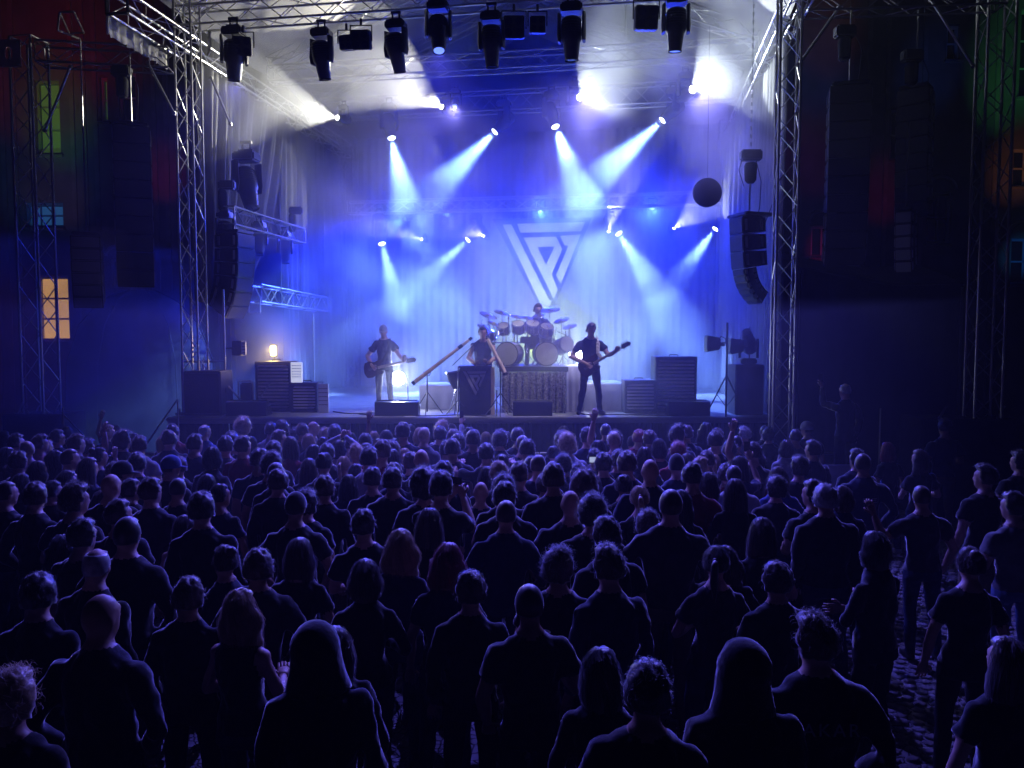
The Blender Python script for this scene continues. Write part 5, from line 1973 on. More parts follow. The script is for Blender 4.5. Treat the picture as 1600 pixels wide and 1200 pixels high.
for s in (-1, 1):
    wr, dr = b_[3][0 if s < 0 else 1]
    q = man.matrix_basis @ (wr + dr * .07)
    t = thing('drum_stick', '%s drum stick in the hand of the seated drummer' % ('left' if s > 0 else 'right'), 'drum stick', q)
    k = MB()
    e = Vector((.12 * s, -.26, .12))
    k.loft([-e * .3, e * .8, e], [.008, .007, .004], 6)
    k.build('stick', WOOD, t)

# box with the logo
d = 15.0
t = thing('logo_box', 'black fronted percussion box with a pale triangular logo at the stage centre', 'stand', deck(742, d))
w, h = .61, (at(742, 575, d).z - DECK)
k = MB()
k.bevbox((0, .22, h / 2), (w, .42, h), .015)
k.build('box_body', BLKC, t)
k = MB()
k.bevbox((0, .2, h + .02), (w + .05, .5, .04), .012)
k.build('box_top', BLKP, t)
logo(t, Vector((-.23, .004, h - .06)), (1, 0, 0), .46, PRINT, -.008)
t = thing('wooden_post', 'pale upright wooden post at the right side of the logo box', 'post', deck(770, 15.05))
k = MB()
k.bevbox((0, 0, .47), (.075, .06, .94), .01)
k.build('post_board', WOOD, t)
# small dark drum left of the box
t = thing('hand_drum', 'dark conical hand drum tilted beside the logo box', 'drum', Vector((dx(711, 15.2), 15.2, DECK)))
z0 = at(711, 602, 15.2).z - DECK
k = MB()
k.loft([(.05, 0, z0 - .06), (.02, 0, z0 + .08), (-.01, 0, z0 + .26)], [.09, .14, .17], 20)
o = k.build('shell', BLKP, t, smooth=True)
k = MB()
k.loft([(-.012, 0, z0 + .262), (-.016, 0, z0 + .285)], [.178, .178], 20)
k.build('rim', CHROME, o)
for q in range(3):
    a = 2 * PI * q / 3 + .4
    member('stand_leg', (.03, 0, z0 - .02), (.03 + .2 * math.cos(a), .2 * math.sin(a), .01), .011, CHROME, t)


def tripod(t, h, r=.30, m=BLK, z1=.45):
    member('stand_pole', (0, 0, .06), (0, 0, h), .014, m, t)
    for q in range(3):
        a = 2 * PI * q / 3 + PI / 6
        member('stand_leg', (0, 0, z1), (r * math.cos(a), r * math.sin(a), .012), .010, m, t)


# long wooden wind tubes on stands
for (xa, ya), (xb, yb), d, lb, sx, r0, r1 in (((648, 597), (733, 531), 15.0, 'long pale wooden wind tube slanting up right on a stand left of the logo box', 667, .042, .030),
                                              ((762, 530), (789, 583), 14.95, 'long pale wooden wind tube slanting down right in front of the percussionist', 782, .030, .046)):
    a, b = at(xa, ya, d), at(xb, yb, d + (.25 if xa < 700 else -.2))
    t = thing('wooden_wind_tube', lb, 'didgeridoo', a, 0, 'wooden wind tubes on stands')
    v = b - a
    k = MB()
    k.loft([v * .0, v * .25, v * .5, v * .75, v * 1.0], [r0, r0 * .8 + r1 * .2, (r0 + r1) / 2 * .95, r1 * 1.02, r1], 14)
    k.build('tube', WOOD, t, smooth=True)
    for e, r in ((0, r0), (1, r1)):
        k = MB()
        k.loft([v * (e - .001 if e else -.004), v * (e + .05) if e else v * -.045], [r * 1.08, r * 1.0], 14)
        k.build('end_cap', BLKP, t, smooth=True)
    k = MB()
    k.loft([v * .80, v * .87], [r1 * 1.25 if xa < 700 else r0 * 1.3] * 2, 12)
    k.build('clip_microphone', BLKP, t, smooth=True)
    fx = (sx - xa) / (xb - xa)
    pz = a + v * min(.9, max(.1, fx))
    t = thing('tube_stand', 'tripod stand holding the wooden wind tube %s the logo box' % ('left of' if xa < 700 else 'right of'), 'stand', Vector((pz.x, pz.y + .02, DECK)))
    tripod(t, pz.z - DECK - .05, .33)
    k = MB()
    k.loft([(-.07, 0, pz.z - DECK + .02), (-.05, 0, pz.z - DECK - .055), (.05, 0, pz.z - DECK - .055), (.07, 0, pz.z - DECK + .02)], [.010] * 4, 6)
    k.build('tube_cradle', BLK, t)
# microphone on a boom
t = thing('microphone_stand', 'boom microphone stand pointing at the percussionist', 'microphone stand', deck(716, 14.95))
tripod(t, .96, .28, BLK, .3)
a = at(707, 571, 14.95) - deck(716, 14.95)
e = at(739, 540, 15.1) - deck(716, 14.95)
member('boom_arm', a, e, .010, BLK, t)
k = MB()
k.loft([e, e + (e - a).normalized() * .05, e + (e - a).normalized() * .13], [.022, .027, .014], 10)
k.build('microphone', BLKP, t, smooth=True)
t = thing('microphone_stand', 'low shiny stand with folded legs right of the logo box', 'microphone stand', deck(776, 14.85))
tripod(t, .5, .26, CHROME, .28)

# right side: tripod with two lamps, black cabinet with a moving head
t = thing('lamp_tripod', 'tall black tripod with spread legs carrying side lamps on the right of the stage', 'tripod', deck(1135, 15.0))
hh = at(1135, 504, 15.0).z - DECK
member('stand_pole', (0, 0, .04), (0, 0, hh), .022, BLK, t)
for q in range(3):
    a = 2 * PI * q / 3 + .25
    member('stand_leg', (0, 0, .78), (.42 * math.cos(a), .42 * math.sin(a), .012), .014, BLK, t)
    member('leg_brace', (0, 0, .16), (.21 * math.cos(a), .21 * math.sin(a), .40), .008, BLK, t)
member('lamp_bracket', (0, 0, at(1135, 535, 15).z - DECK), (-.16, 0, at(1135, 536, 15).z - DECK), .012, BLK, t)
for px, py, d, lb in ((1113, 537, 15.0, 'left one of two black box lamps beside the tripod pole'), (1149, 541, 15.2, 'right one of two black box lamps beside the tripod pole')):
    t = thing('box_lamp', lb, 'stage light', at(px, py, d), 0, 'box lamps at the tripod')
    k = MB()
    k.prism([(-.12, -.16), (.10, -.12), (.13, -.08), (.13, .09), (.10, .12), (-.12, .16)], (0, -.12, 0), (1, 0, 0), (0, 0, 1), (0, .24, 0))
    k.build('housing', BLK, t)
    k = MB()
    k.box((-.128, 0, 0), (.010, .20, .26))
    k.build('lens', LENS_0, t)
    k = MB()
    k.loft([(.03, -.15, .06), (.14, -.14, .14), (.24, -.06, .10), (.26, 0, 0)], [.009] * 4, 6)
    k.build('yoke_arm', BLK, t, smooth=True)
    k = MB()
    k.tube((.12, 0, -.02), (.24, 0, -.02), .028, 8)
    k.build('clamp', BLK, t)
t = thing('lamp_pole', 'thin black pole rising behind the black cabinet on the right', 'pole', deck(1170, 15.5))
member('pole', (0, 0, .02), (0, 0, at(1170, 511, 15.5).z - DECK), .012, BLK, t)
k = MB()
k.tube((0, 0, 0), (0, 0, .03), .16, 16)
k.build('base_plate', BLK, t)
t = thing('black_cabinet', 'black loudspeaker cabinet at the right end of the stage under a moving head', 'speaker', deck(1172, 15.0))
hc_ = at(1172, 570, 15.0).z - DECK
k = MB()
k.bevbox((0, .3, hc_ / 2), (.56, .56, hc_), .015)
k.build('cabinet', BLK, t)
k = MB()
k.box((0, .013, hc_ / 2), (.50, .012, hc_ - .08))
k.build('grille', BLKC, t)
for s in (-1, 1):
    k = MB()
    k.bevbox((s * .283, .3, hc_ * .62), (.012, .16, .09), .005)
    k.build('handle', BLKP, t)
p = at(1172, 552, 15.2)
moving_head('small moving head standing on the black cabinet at the right', (p.x, p.y + .1, DECK + hc_ + .44), (p.x - .3, p.y - .5, DECK + hc_ + 1.0), None, .76, None, True)

# left side: tall speaker box, poles, tub case, lamp box
t = thing('black_speaker', 'big black speaker box at the left end of the stage front', 'speaker', deck(315, 14.85))
hb = at(315, 580, 14.85).z - DECK
k = MB()
k.bevbox((0, .35, hb / 2), (.72, .66, hb), .015)
k.build('cabinet', BLK, t)
k = MB()
k.box((0, .013, hb / 2), (.64, .012, hb - .1))
k.build('grille', BLKC, t)
for s in (-1, 1):
    k = MB()
    k.bevbox((s * .365, .35, hb * .55), (.014, .18, .10), .005)
    k.build('handle', BLKP, t)
t = thing('guard_rail', 'pale tubular guard rail behind the left black speaker box', 'railing', Vector((dx(285, 15.7), 15.7, DECK)))
w, z = dx(352, 15.7) - dx(285, 15.7), at(318, 565, 15.7).z - DECK
member('rail', (0, 0, z), (w, 0, z), .025, ALU, t, 8)
member('rail', (0, 0, z * .55), (w, 0, z * .55), .02, ALU, t, 8)
for q in (0, .5, 1):
    member('rail_post', (w * q, 0, .02), (w * q, 0, z), .022, ALU, t, 8)
t = thing('scaffold_pole', 'pale upright scaffold pole beside the left black speaker box', 'pole', deck(352, 15.3))
member('pole', (0, 0, .01), (0, 0, at(352, 452, 15.3).z - DECK), .024, ALU, t, 8)
member('diagonal_tube', (0, 0, .62), (.48, 0, .05), .018, ALUD, t, 8)
member('diagonal_tube', (.9, 0, .62), (.5, 0, .05), .018, ALUD, t, 8)
t = thing('open_case', 'open case with a pale rounded rim behind the left stage monitor', 'case', deck(384, 15.9))
z0 = .18
k = MB()
k.bevbox((0, .15, z0 + .2), (.26, .3, .40), .03)
k.build('case_body', BLK, t)
k = MB()
k.loft([(-.15, -.02, z0 - .02), (-.15, -.02, z0 + .40), (-.12, -.02, z0 + .44), (.12, -.02, z0 + .44), (.15, -.02, z0 + .40), (.15, -.02, z0 - .02)], [.018] * 6, 8)
k.build('case_rim', PLATE, t, smooth=True)
k = MB()
k.box((0, .15, z0 / 2), (.24, .24, z0))
k.build('case_foot', BLK, t)
t = thing('box_lamp', 'box lamp with a pale ribbed face on a bracket beside the left scaffold pole', 'stage light', at(372, 544, 15.6))
k = MB()
k.bevbox((-.03, .1, 0), (.20, .2, .30), .015)
k.build('housing', BLK, t)
k = MB()
k.bevbox((.115, .0, 0), (.09, .04, .27), .008)
k.build('pale_face', LISTD, t)
for i in range(4):
    k = MB()
    k.box((.115, -.022, -.09 + .06 * i), (.06, .006, .012))
    k.build('face_rib', INK, t)
k = MB()
k.tube((-.12, .1, 0), (-.26, .05, 0), .018, 8)
k.build('bracket', BLK, t)

# spots at the tripod box lamp and glassy front head, then two added fills
spot(at(1105, 537, 14.97), deck(924, 14.95) + Vector((0, 0, 1.35)), 2200, (1.0, .26, .05), 40, .6, .08)  # orange side light added at the box lamp, its source unseen
spot(at(685, 92, 14.6), Vector((kb.x, 15.5, RZ - .1)), 950, (1.0, .97, .70), 17, .7, .08)
spot(at(1011, 74, 13.8), Vector((-.5, 16.0, DECK + .5)), 1300, (.72, .62, 1.0), 56, .9, .1)  # front wash added to brighten the slats and logo
spot(at(850, 540, 18.0), at(850, 520, 23.8), 3600, (.72, 1.0, .14), 84, 1.0, .1)  # green backdrop fill added behind the drummer, without a fixture

# cables, tape and paper on the stage floor
for q, (pts, lb) in enumerate(((((560, 15.1), (600, 14.8), (680, 14.75), (712, 14.9), (760, 14.7)), 'black cable running along the stage edge before the logo box'),
                               (((905, 15.2), (930, 14.9), (960, 15.0), (1010, 14.85), (1060, 14.75)), 'black cable looping past the bass player feet'),
                               (((520, 15.6), (545, 15.2), (580, 15.3), (600, 15.0)), 'black cable lying left of the guitarist in the cap'))):
    p = [Vector((dx(a, b), b, DECK + .012)) for a, b in pts]
    o0 = p[0].copy()
    fine = []
    for i in range(len(p) - 1):
        a0, a1, a2, a3 = p[max(i - 1, 0)], p[i], p[i + 1], p[min(i + 2, len(p) - 1)]
        for s_ in range(8):
            u = s_ / 8
            fine.append(.5 * ((2 * a1) + (a2 - a0) * u + (2 * a0 - 5 * a1 + 4 * a2 - a3) * u * u + (3 * a1 - a0 - 3 * a2 + a3) * u ** 3) - o0)
    fine.append(p[-1] - o0)
    k = MB()
    k.loft(fine, [.011] * len(fine), 6, up=(0, 0, 1))
    tag(k.build('stage_cable', CABLE, None, o0, smooth=True), lb, 'cable', 'cables on the stage floor')
for px, d, lb in ((905, 14.85, 'small white paper lying on the stage left of the bass player'), (640, 14.72, 'small white paper lying behind the left guitarist monitor')):
    k = MB()
    k.box((0, 0, .003), (.21, .297, .003), Matrix.Rotation(.3, 3, 'Z'))
    tag(k.build('paper_sheet', LISTD, None, deck(px, d)), lb, 'paper')
# ---------------------------------------------------------------- hung side trusses on the stage left
a, b = at(353, 336, 16.0), at(466, 369, 19.5)
truss('hung_truss', 'short truss hung by chains along the left side of the stage, carrying lamps', a, b, .36, .42, m=ALUD, r=.02, rb=.012)
for f, z_ in ((.02, 8.8), (.97, 8.8)):
    p = a.lerp(b, f)
    t = thing('chain_hoist', 'chain hoist with a bag at the %s end of the hung left truss' % ('near' if f < .5 else 'far'), 'hoist', p + Vector((0, 0, .62)), 0, 'chain hoists above the stage')
    k = MB()
    k.bevbox((0, 0, 0), (.34, .16, .18), .03)
    k.build('motor', BLK, t)
    k = MB()
    k.loft([(-.10, 0, -.08), (-.10, 0, -.14), (-.10, 0, -.48), (-.10, 0, -.52)], [.06, .085, .09, .06], 12)
    k.build('chain_bag', BLKC, t, smooth=True)
    member('lift_chain', (.05, 0, .09), (.05, 0, z_ - p.z - .62), .011, STEEL, t)
    member('load_chain', (.05, 0, -.09), (.05, 0, -.44), .012, STEEL, t)
p = at(386, 292, 16.7)
moving_head('big dark moving head standing tilted on top of the hung left truss', (p.x, p.y, p.z), p + Vector((.25, -.2, -.9)), None, 1.25, None)
for px, py, d, sz, lb in ((352, 365, 16.1, .75, 'small dark moving head under the near end of the hung left truss'),
                          (405, 378, 17.6, .75, 'small dark moving head under the middle of the hung left truss'),
                          (445, 392, 18.8, .75, 'small dark moving head under the far end of the hung left truss')):
    p = at(px, py, d)
    moving_head(lb, p, p + Vector((.1, -.2, -1)), None, sz, 'small moving heads under the hung left truss')
a, b = at(396, 458, 17.3), at(502, 476, 21.0)
truss('hung_truss', 'low hazy truss behind the left hanging loudspeakers', a, b, .38, .42, m=ALU, r=.02, rb=.012, fine=False)
t = thing('truss_bracket', 'pale rectangular tube bracket under the low left truss', 'bracket', at(398, 478, 17.2))
for q, e in (((-.13, 0, .2), (-.13, 0, -.16)), ((-.13, 0, -.16), (.12, 0, -.16)), ((.12, 0, -.16), (.12, 0, .2))):
    member('tube', q, e, .02, ALU, t)
t = thing('steel_pole', 'thin pale pole standing upstage left in the smoke', 'pole', deck(491, 18.5))
member('pole', (0, 0, .01), (0, 0, at(491, 490, 18.5).z - DECK), .02, ALU, t)
member('pole_foot', (0, 0, 0), (0, 0, .02), .15, BLK, t, 12)
for px, d, y0 in ((435, 18.2, 180), (466, 19.6, 200), (505, 21.0, 215)):
    t = thing('hanging_line', 'thin line hanging from the roof, %s' % {435: 'nearest to the grey curtain', 466: 'beside the far chain hoist', 505: 'nearest to the rear left tower'}[px],
              'rope', at(px, y0, d), 0, 'lines hanging at the left of the stage')
    member('line', (0, 0, 0), (0, 0, at(px, 470, d).z - at(px, y0, d).z), .008, STEEL, t)

# ---------------------------------------------------------------- line arrays
GRILL = mat('speaker grille', (.035, .035, .04), rough=.55, metal=.3, bump=.6, bscale=220)
GRILLP = mat('pale speaker grille', (.17, .17, .19), rough=.45, metal=.3, bump=.6, bscale=160)  # lighter grille copy, light on the small arrays put into its colour


def line_array(label, top, n, w, h, dep, yaw, splay, zroof, grille=GRILL, lean=0.0, group='hanging line array loudspeakers', bolts=True, dims=None):
    """n cabinets hung one below another, each turned a little more; faces the direction yaw (0 = towards the audience)."""
    top = Vector(top)
    t = thing('line_array', label, 'loudspeakers', top, yaw, group)
    k = MB()
    k.bevbox((0, dep / 2, .05), (w * .9, dep, .06), .015)
    k.build('fly_bumper', BLK, t)
    member('lift_chain', (0, dep * .45, .08), (0, dep * .45, max(.3, zroof - top.z)), .014, STEEL, t)
    y, z, ang = 0.0, 0.0, lean
    w0, dep0 = w, dep
    for i in range(n):
        if dims:
            w, h, dep = dims[i]
        ang += splay[i] if i < len(splay) else splay[-1]
        rm = Matrix.Rotation(R(ang), 3, 'X')
        k = MB()
        k.prism([(0, 0), (dep, -h * .08), (dep, -h * .92), (0, -h)], (-w / 2, 0, 0), (0, 1, 0), (0, 0, 1), (w, 0, 0))
        k.v = [tuple(rm @ Vector(q) + Vector((0, y, z))) for q in k.v]
        o = k.build('cabinet', BLKP, t)
        k = MB()
        k.bevbox((0, -.010, -h / 2), (w - .03, .016, h - .03), .005)
        k.v = [tuple(rm @ Vector(q) + Vector((0, y, z))) for q in k.v]
        k.build('grille', grille, o)
        if bolts:
            for s in (-1, 1):
                for dy in (.12, .8):
                    k = MB()
                    k.box((s * (w / 2 + .006), dep * dy, -h * .5), (.012, .05, h * .65))
                    k.v = [tuple(rm @ Vector(q) + Vector((0, y, z))) for q in k.v]
                    k.build('rigging_plate', STEEL, o)
        st_ = rm @ Vector((0, 0, -h - .008))
        y, z = y + st_.y, z + st_.z
    return t


# inner arrays beside the stage opening
line_array('dark line array with a pale grille edge hanging inside the left tower', at(384, 366, 15.9), 6, .55, .29, .56, R(70), [0, 2, 3, 5, 8, 13], 5.4)
line_array('dark line array hanging inside the right tower below a chain hoist', at(1150, 340, 14.8), 9, .70, .32, .66, R(-72), [0, 1, 2, 5, 7, 8, 9, 9, 9], 6.3, lean=3,
           dims=[(.44, .32, .50)] * 3 + [(.38, .125, .27)] * 6)
p = at(1173, 258, 14.8)
t = thing('chain_hoist', 'black chain hoist with a chain bag above the right inner line array', 'hoist', p, 0, 'chain hoists above the stage')
k = MB()
k.bevbox((0, 0, .18), (.40, .2, .20), .03)
k.build('motor', BLK, t)
k = MB()
k.loft([(.0, 0, .04), (0, 0, -.02), (0, 0, -.28), (0, 0, -.34)], [.10, .125, .11, .06], 12)
k.build('chain_bag', BLKC, t, smooth=True)
k = MB()
for i in range(48):
    z = .28 + i * .075
    k.loft([(0, .0, z), (0, 0, z + .075)], [(.016, .007) if i % 2 else (.007, .016)] * 2, 6)
k.build('lift_chain', STEEL, t)
k = MB()
k.tube((0, 0, -.30), (-.02, 0, -.95), .016, 8)
k.build('load_chain', STEEL, t)
k = MB()
k.loft([(.1, 0, .1), (.22, .05, -.3), (.20, .05, -.8), (.12, 0, -1.0)], [.008] * 4, 6)
k.loft([(.25, 0, -1.2), (.42, 0, -.75), (.55, 0, -.62)], [.008] * 3, 6)
k.loft([(-.16, 0, .12), (-.22, 0, -.1), (-.12, 0, -.4)], [.008] * 3, 6)
k.build('cables', CABLE, t, smooth=True)

# ---------------------------------------------------------------- outer towers and hanging loudspeakers
a = at(66, 648, 14.8)
ztop = at(66, 62, 14.8).z
truss('outer_tower', 'dim lattice tower at the far left before the dark building', (a.x, 14.8, .02), (a.x, 14.8, ztop), .44, .45, 'truss tower', 'outer loudspeaker towers', ALUD, r=.026)
head_plate('red lit square head plate with a round hole on top of the far left tower', (a.x - .22, 14.55, at(50, 82, 14.5).z), .44, .50, 0, mat('red light painted plate', (.55, .30, .26), rough=.5, noise=.1))  # red light falling on the plate is put into its colour
zl = at(160, 84, 14.8).z
truss('outer_cross_truss', 'dim horizontal truss joining the far left tower to the stage corner', (a.x + .2, 14.8, zl), (rf(-.2, .1, 0).x, 15.1, zl - .02), .38, .45, m=ALUD, r=.022)
t = thing('truss_end_piece', 'dim slanted ladder like truss end sticking out above the far left cross truss', 'truss', at(118, 50, 14.2))
q0 = at(118, 50, 14.2)
pts_ = [at(93, 19, 13.6) - q0, at(108, 52, 15.0) - q0, at(115, 18, 13.6) - q0, at(131, 51, 15.0) - q0, at(90, 47, 13.6) - q0, at(125, 61, 15.0) - q0]
for i, j in ((0, 1), (2, 3), (0, 2), (1, 3), (4, 5), (0, 4), (1, 5)):
    member('chord', pts_[i], pts_[j], .018, ALUD, t)
for (xa, ya), (xb, yb), d, lb in (((110, 104), (70, 204), 14.5, 'slanted brace tube at the far left tower'), ((231, 98), (272, 177), 14.8, 'slanted brace tube left of the bright front tower'),
                                  ((330, 122), (360, 194), 15.9, 'slanted brace tube inside the bright left front tower'),
                                  ((1311, 12), (1252, 95), 13.4, 'slanted brace tube right of the right front tower'), ((1455, 0), (1520, 103), 13.4, 'slanted brace tube at the far right tower')):
    a_, b_ = at(xa, ya, d), at(xb, yb, d)
    t = thing('brace_tube', lb, 'brace', a_, 0, 'brace tubes on the towers')
    member('tube', (0, 0, 0), b_ - a_, .024, ALU, t, 8)
    for e in (Vector((0, 0, 0)), b_ - a_):
        k = MB()
        k.bevbox(e, (.07, .07, .07), .015)
        k.build('coupler', STEEL, t)
ar = at(1535, 640, 13.6)
truss('outer_tower', 'dim lattice tower at the far right in the dark', (ar.x, 13.6, .02), (ar.x, 13.6, 10.4), .44, .46, 'truss tower', 'outer loudspeaker towers', ALU, r=.026)
zr = at(1350, 6, 13.5).z
truss('outer_cross_truss', 'dim horizontal truss joining the right front tower to the far right tower', (rf(RW, 0, 0).x + .25, 13.5, zr), (ar.x, 13.5, zr + .12), .36, .45, m=ALUD, r=.022)
line_array('large dark line array hanging from the far left cross truss, grille edge dotted', at(205, 196, 14.3), 9, .62, .32, .5, R(24), [0, 0, 0, 1, 1, 2, 2, 3, 4], zl, group='outer hanging line arrays')
line_array('small line array with a visible grille hanging beside the glowing orange window', at(133, 369, 13.9), 6, .48, .21, .42, R(22), [0, 2, 3, 4, 5, 6], zl, GRILLP, group='outer hanging line arrays')
line_array('large black line array hanging right of the right front tower', at(1330, 132, 13.4), 10, .66, .30, .5, R(-16), [0, 0, 0, 1, 1, 2, 2, 3, 4, 4], zr, group='outer hanging line arrays')
line_array('black line array hanging next to the far right tower', at(1427, 138, 13.6), 8, .52, .27, .42, R(-40), [0, 0, 0, 1, 1, 2, 2, 3], zr, group='outer hanging line arrays')
line_array('small line array with a pale patterned grille low on the right', at(1412, 330, 13.0), 5, .26, .20, .40, R(-38), [0, 2, 4, 7, 10], 6.8, GRILLP, group='outer hanging line arrays')
for px, py, d, lb in ((190, 112, 14.6, 'left hoist over the far left line array'), (1320, 50, 13.4, 'hoist above the large right line array'), (1425, 88, 13.5, 'hoist above the line array next to the far right tower')):
    t = thing('chain_hoist', 'black chain ' + lb, 'hoist', at(px, py, d), 0, 'chain hoists above the outer arrays')
    k = MB()
    k.bevbox((0, 0, 0), (.34, .2, .2), .03)
    k.build('motor', BLK, t)
    k = MB()
    k.loft([(.0, 0, -.11), (0, 0, -.16), (0, 0, -.44), (0, 0, -.48)], [.09, .11, .10, .06], 12)
    k.build('chain_bag', BLKC, t, smooth=True)
    k = MB()
    k.loft([(.17, 0, 0), (.30, 0, -.3), (.26, .02, -.9), (.2, 0, -1.0)], [.009] * 4, 6)
    k.build('cable', CABLE, t, smooth=True)

# black boxes under the outer towers
for px, d, w, z1, lb in ((48, 14.4, 1.15, 1.72, 'black ballast box skirted in cloth under the far left tower'), (1520, 13.3, 1.7, 1.75, 'black ballast box under the far right tower')):
    t = thing('ballast_box', lb, 'ballast box', Vector((dx(px, d), d, 0)), 0, 'ballast boxes under the outer towers')
    k = MB()
    k.bevbox((0, .4, z1 / 2), (w, .8, z1), .02)
    k.build('box_body', BLKC, t)
    for s in (-1, 1):
        member('adjust_leg', (s * w * .3, .1, z1), (s * w * .3 + .12, .1, z1 + .22), .02, ALU, t)
        k = MB()
        k.bevbox((s * w * .22, -.02, z1 * .5), (.2, .03, .09), .01)
        k.build('handle', BLKP, t)
t = thing('thin_post', 'thin pale post with a slanting stay in the left crowd', 'post', Vector((dx(97, 13.2), 13.2, 0)))
z1 = at(97, 636, 13.2).z
member('post', (0, 0, 0), (0, 0, z1), .018, ALUD, t)
member('stay', (0, 0, z1 - .12), (.32, .05, z1 - .5), .012, ALUD, t)
t = thing('thin_post', 'slanting pale pole leaning towards the left end of the stage', 'post', Vector((dx(277, 13.9), 13.9, 0)))
z1 = at(277, 624, 13.9).z
member('post', (0, 0, 0), (0, 0, z1), .016, ALUD, t)
member('stay', (0, 0, z1), (-.5, -.3, z1 - .85), .016, ALUD, t)
t = thing('thin_post', 'thin upright pole standing in the dark right of the raised person with a phone', 'post', Vector((dx(1377, 12.6), 12.6, 0)))
member('post', (0, 0, 0), (0, 0, at(1377, 638, 12.6).z), .014, ALUD, t)
k = MB()
k.tube((0, 0, 0), (0, 0, .03), .15, 16)
k.build('base_plate', BLK, t)
t = thing('tower_winch_post', 'pale ratchet post clamped beside the right front tower', 'post', Vector((dx(1205, 14.2), 14.2, 0)))
member('post', (0, 0, .0), (0, 0, at(1205, 545, 14.2).z), .02, ALU, t)
for z in (2.0, 2.45, 2.9):
    k = MB()
    k.bevbox((-.03, -.02, z), (.10, .07, .10), .015)
    k.build('clamp', STEEL, t)
t = thing('standing_block', 'dark wooden block the raised person with the phone stands on', 'block', Vector((at(1325, 610, 12.4).x, 12.4, 0)))
k = MB()
k.bevbox((0, 0, .305), (.9, .7, .60), .02)
k.build('block_body', BLKC, t)
k = MB()
k.bevbox((0, 0, .61), (.94, .74, .018), .004)
k.build('block_top', BLK, t)

# crowd barrier before the stage
proto = None
BAR = mat('barrier steel', (.45, .45, .47), rough=.35, metal=.7)
for i in range(12):
    if proto is None:
        proto = thing('crowd_barrier', 'grey steel crowd barrier section between the front row and the stage', 'barrier', (-6.4, 13.55, 0), 0, 'crowd barrier sections before the stage')
        k = MB()
        k.box((0, .02, .56), (1.0, .02, .98))
        k.build('barrier_panel', BAR, proto)
        k = MB()
        k.loft([(-.52, 0, 1.10), (.52, 0, 1.10)], [.03, .03], 8)
        k.build('top_rail', BAR, proto, smooth=True)
        for s in (-1, 1):
            k = MB()
            k.tube((s * .49, .08, .02), (s * .49, .0, 1.08), .022, 8)
            k.build('barrier_post', BAR, proto, smooth=True)
            k = MB()
            k.tube((s * .47, .09, .03), (s * .47, .75, .03), .02, 8)
            k.tube((s * .47, .72, .04), (s * .47, .04, .95), .016, 8)
            k.build('barrier_brace', BAR, proto, smooth=True)
        o = proto
    else:
        o = copy_tree(proto)
    o.location = (-6.4 + i * 1.06, 13.55 + .012 * (i % 3), 0)
t = thing('crowd_fence', 'pale blue panel standing behind people right of the right front tower', 'barrier', Vector((dx(1312, 11.6), 11.6, 0)))
k = MB()
k.bevbox((0, 0, .62), (.42, .04, 1.22), .01)
k.build('panel_board', LISTD, t)
member('panel_foot', (-.15, .02, .015), (-.15, .5, .015), .02, BAR, t)
member('panel_foot', (.15, .02, .015), (.15, .5, .015), .02, BAR, t)

# ---------------------------------------------------------------- tents beside the stage
TENT = mat('dark tent cloth', (.03, .03, .045), rough=.85, noise=.2, scale=1.5, bump=.4, bscale=5)
c = Vector((dx(222, 18), 18, 0))
hz_ = at(222, 452, 18).z
t = thing('domed_tent', 'dark dome shaped tent left of the stage in blue smoke', 'tent', c)
k = MB()
nn, vs, fs = 30, [], []
prof = [(1.62, 0), (1.66, hz_ * .35), (1.60, hz_ * .6), (1.32, hz_ * .80), (.85, hz_ * .93), (.35, hz_ * .99)]
for r, z in prof:
    for i in range(nn):
        a_ = 2 * PI * i / nn
        q = 1 - .025 * abs(math.cos(a_ * 4))
        vs.append((r * q * math.cos(a_), r * q * math.sin(a_) * .8, z))
for j in range(len(prof) - 1):
    fs += [(j * nn + i, j * nn + (i + 1) % nn, (j + 1) * nn + (i + 1) % nn, (j + 1) * nn + i) for i in range(nn)]
vs.append((0, 0, hz_))
fs += [((len(prof) - 1) * nn + i, (len(prof) - 1) * nn + (i + 1) % nn, len(vs) - 1) for i in range(nn)]
k.add(vs, fs)
k.build('tent_skin', TENT, t, smooth='all')
for i in range(6):
    a_ = 2 * PI * i / 6 + .3
    k = MB()
    k.loft([(r * 1.005 * math.cos(a_), r * 1.005 * math.sin(a_) * .8, z + .02) for r, z in prof], [.015] * len(prof), 6)
    k.build('tent_pole', BLK, t, smooth=True)
t = thing('wing_tent', 'dark blue marquee with a sloping roof right of the stage', 'tent', Vector((dx(1320, 16.5), 16.5, 0)))
x0, x1 = dx(1240, 16.5) - dx(1320, 16.5), dx(1500, 16.5) - dx(1320, 16.5)
za, zb = at(1250, 405, 16.5).z, at(1400, 432, 16.5).z
k = MB()
n2, vs = 40, []
for i in range(n2 + 1):
    f = i / n2
    x = x0 + (x1 - x0) * f
    w_ = .03 * math.sin(f * 40)
    vs += [(x, w_, 0), (x, w_ * .5, (za + (zb - za) * min(1, f * 1.7)) * .97)]
k.add(vs, [(2 * i, 2 * i + 2, 2 * i + 3, 2 * i + 1) for i in range(n2)])
k.build('front_wall', TENT, t, smooth='all')
k = MB()
vs = []
for i in range(9):
    f = i / 8
    x = x0 + (x1 - x0) * f
    z = (za + (zb - za) * min(1, f * 1.7)) * .97
    sg = -.06 * math.sin(PI * f)
    vs += [(x, -.06, z - .02 + sg), (x, 1.8, z + .55 + sg), (x, 3.6, z + sg)]
k.add(vs, [q for i in range(8) for q in ((3 * i, 3 * i + 3, 3 * i + 4, 3 * i + 1), (3 * i + 1, 3 * i + 4, 3 * i + 5, 3 * i + 2))])
k.build('tent_roof', TENT, t, smooth='all')
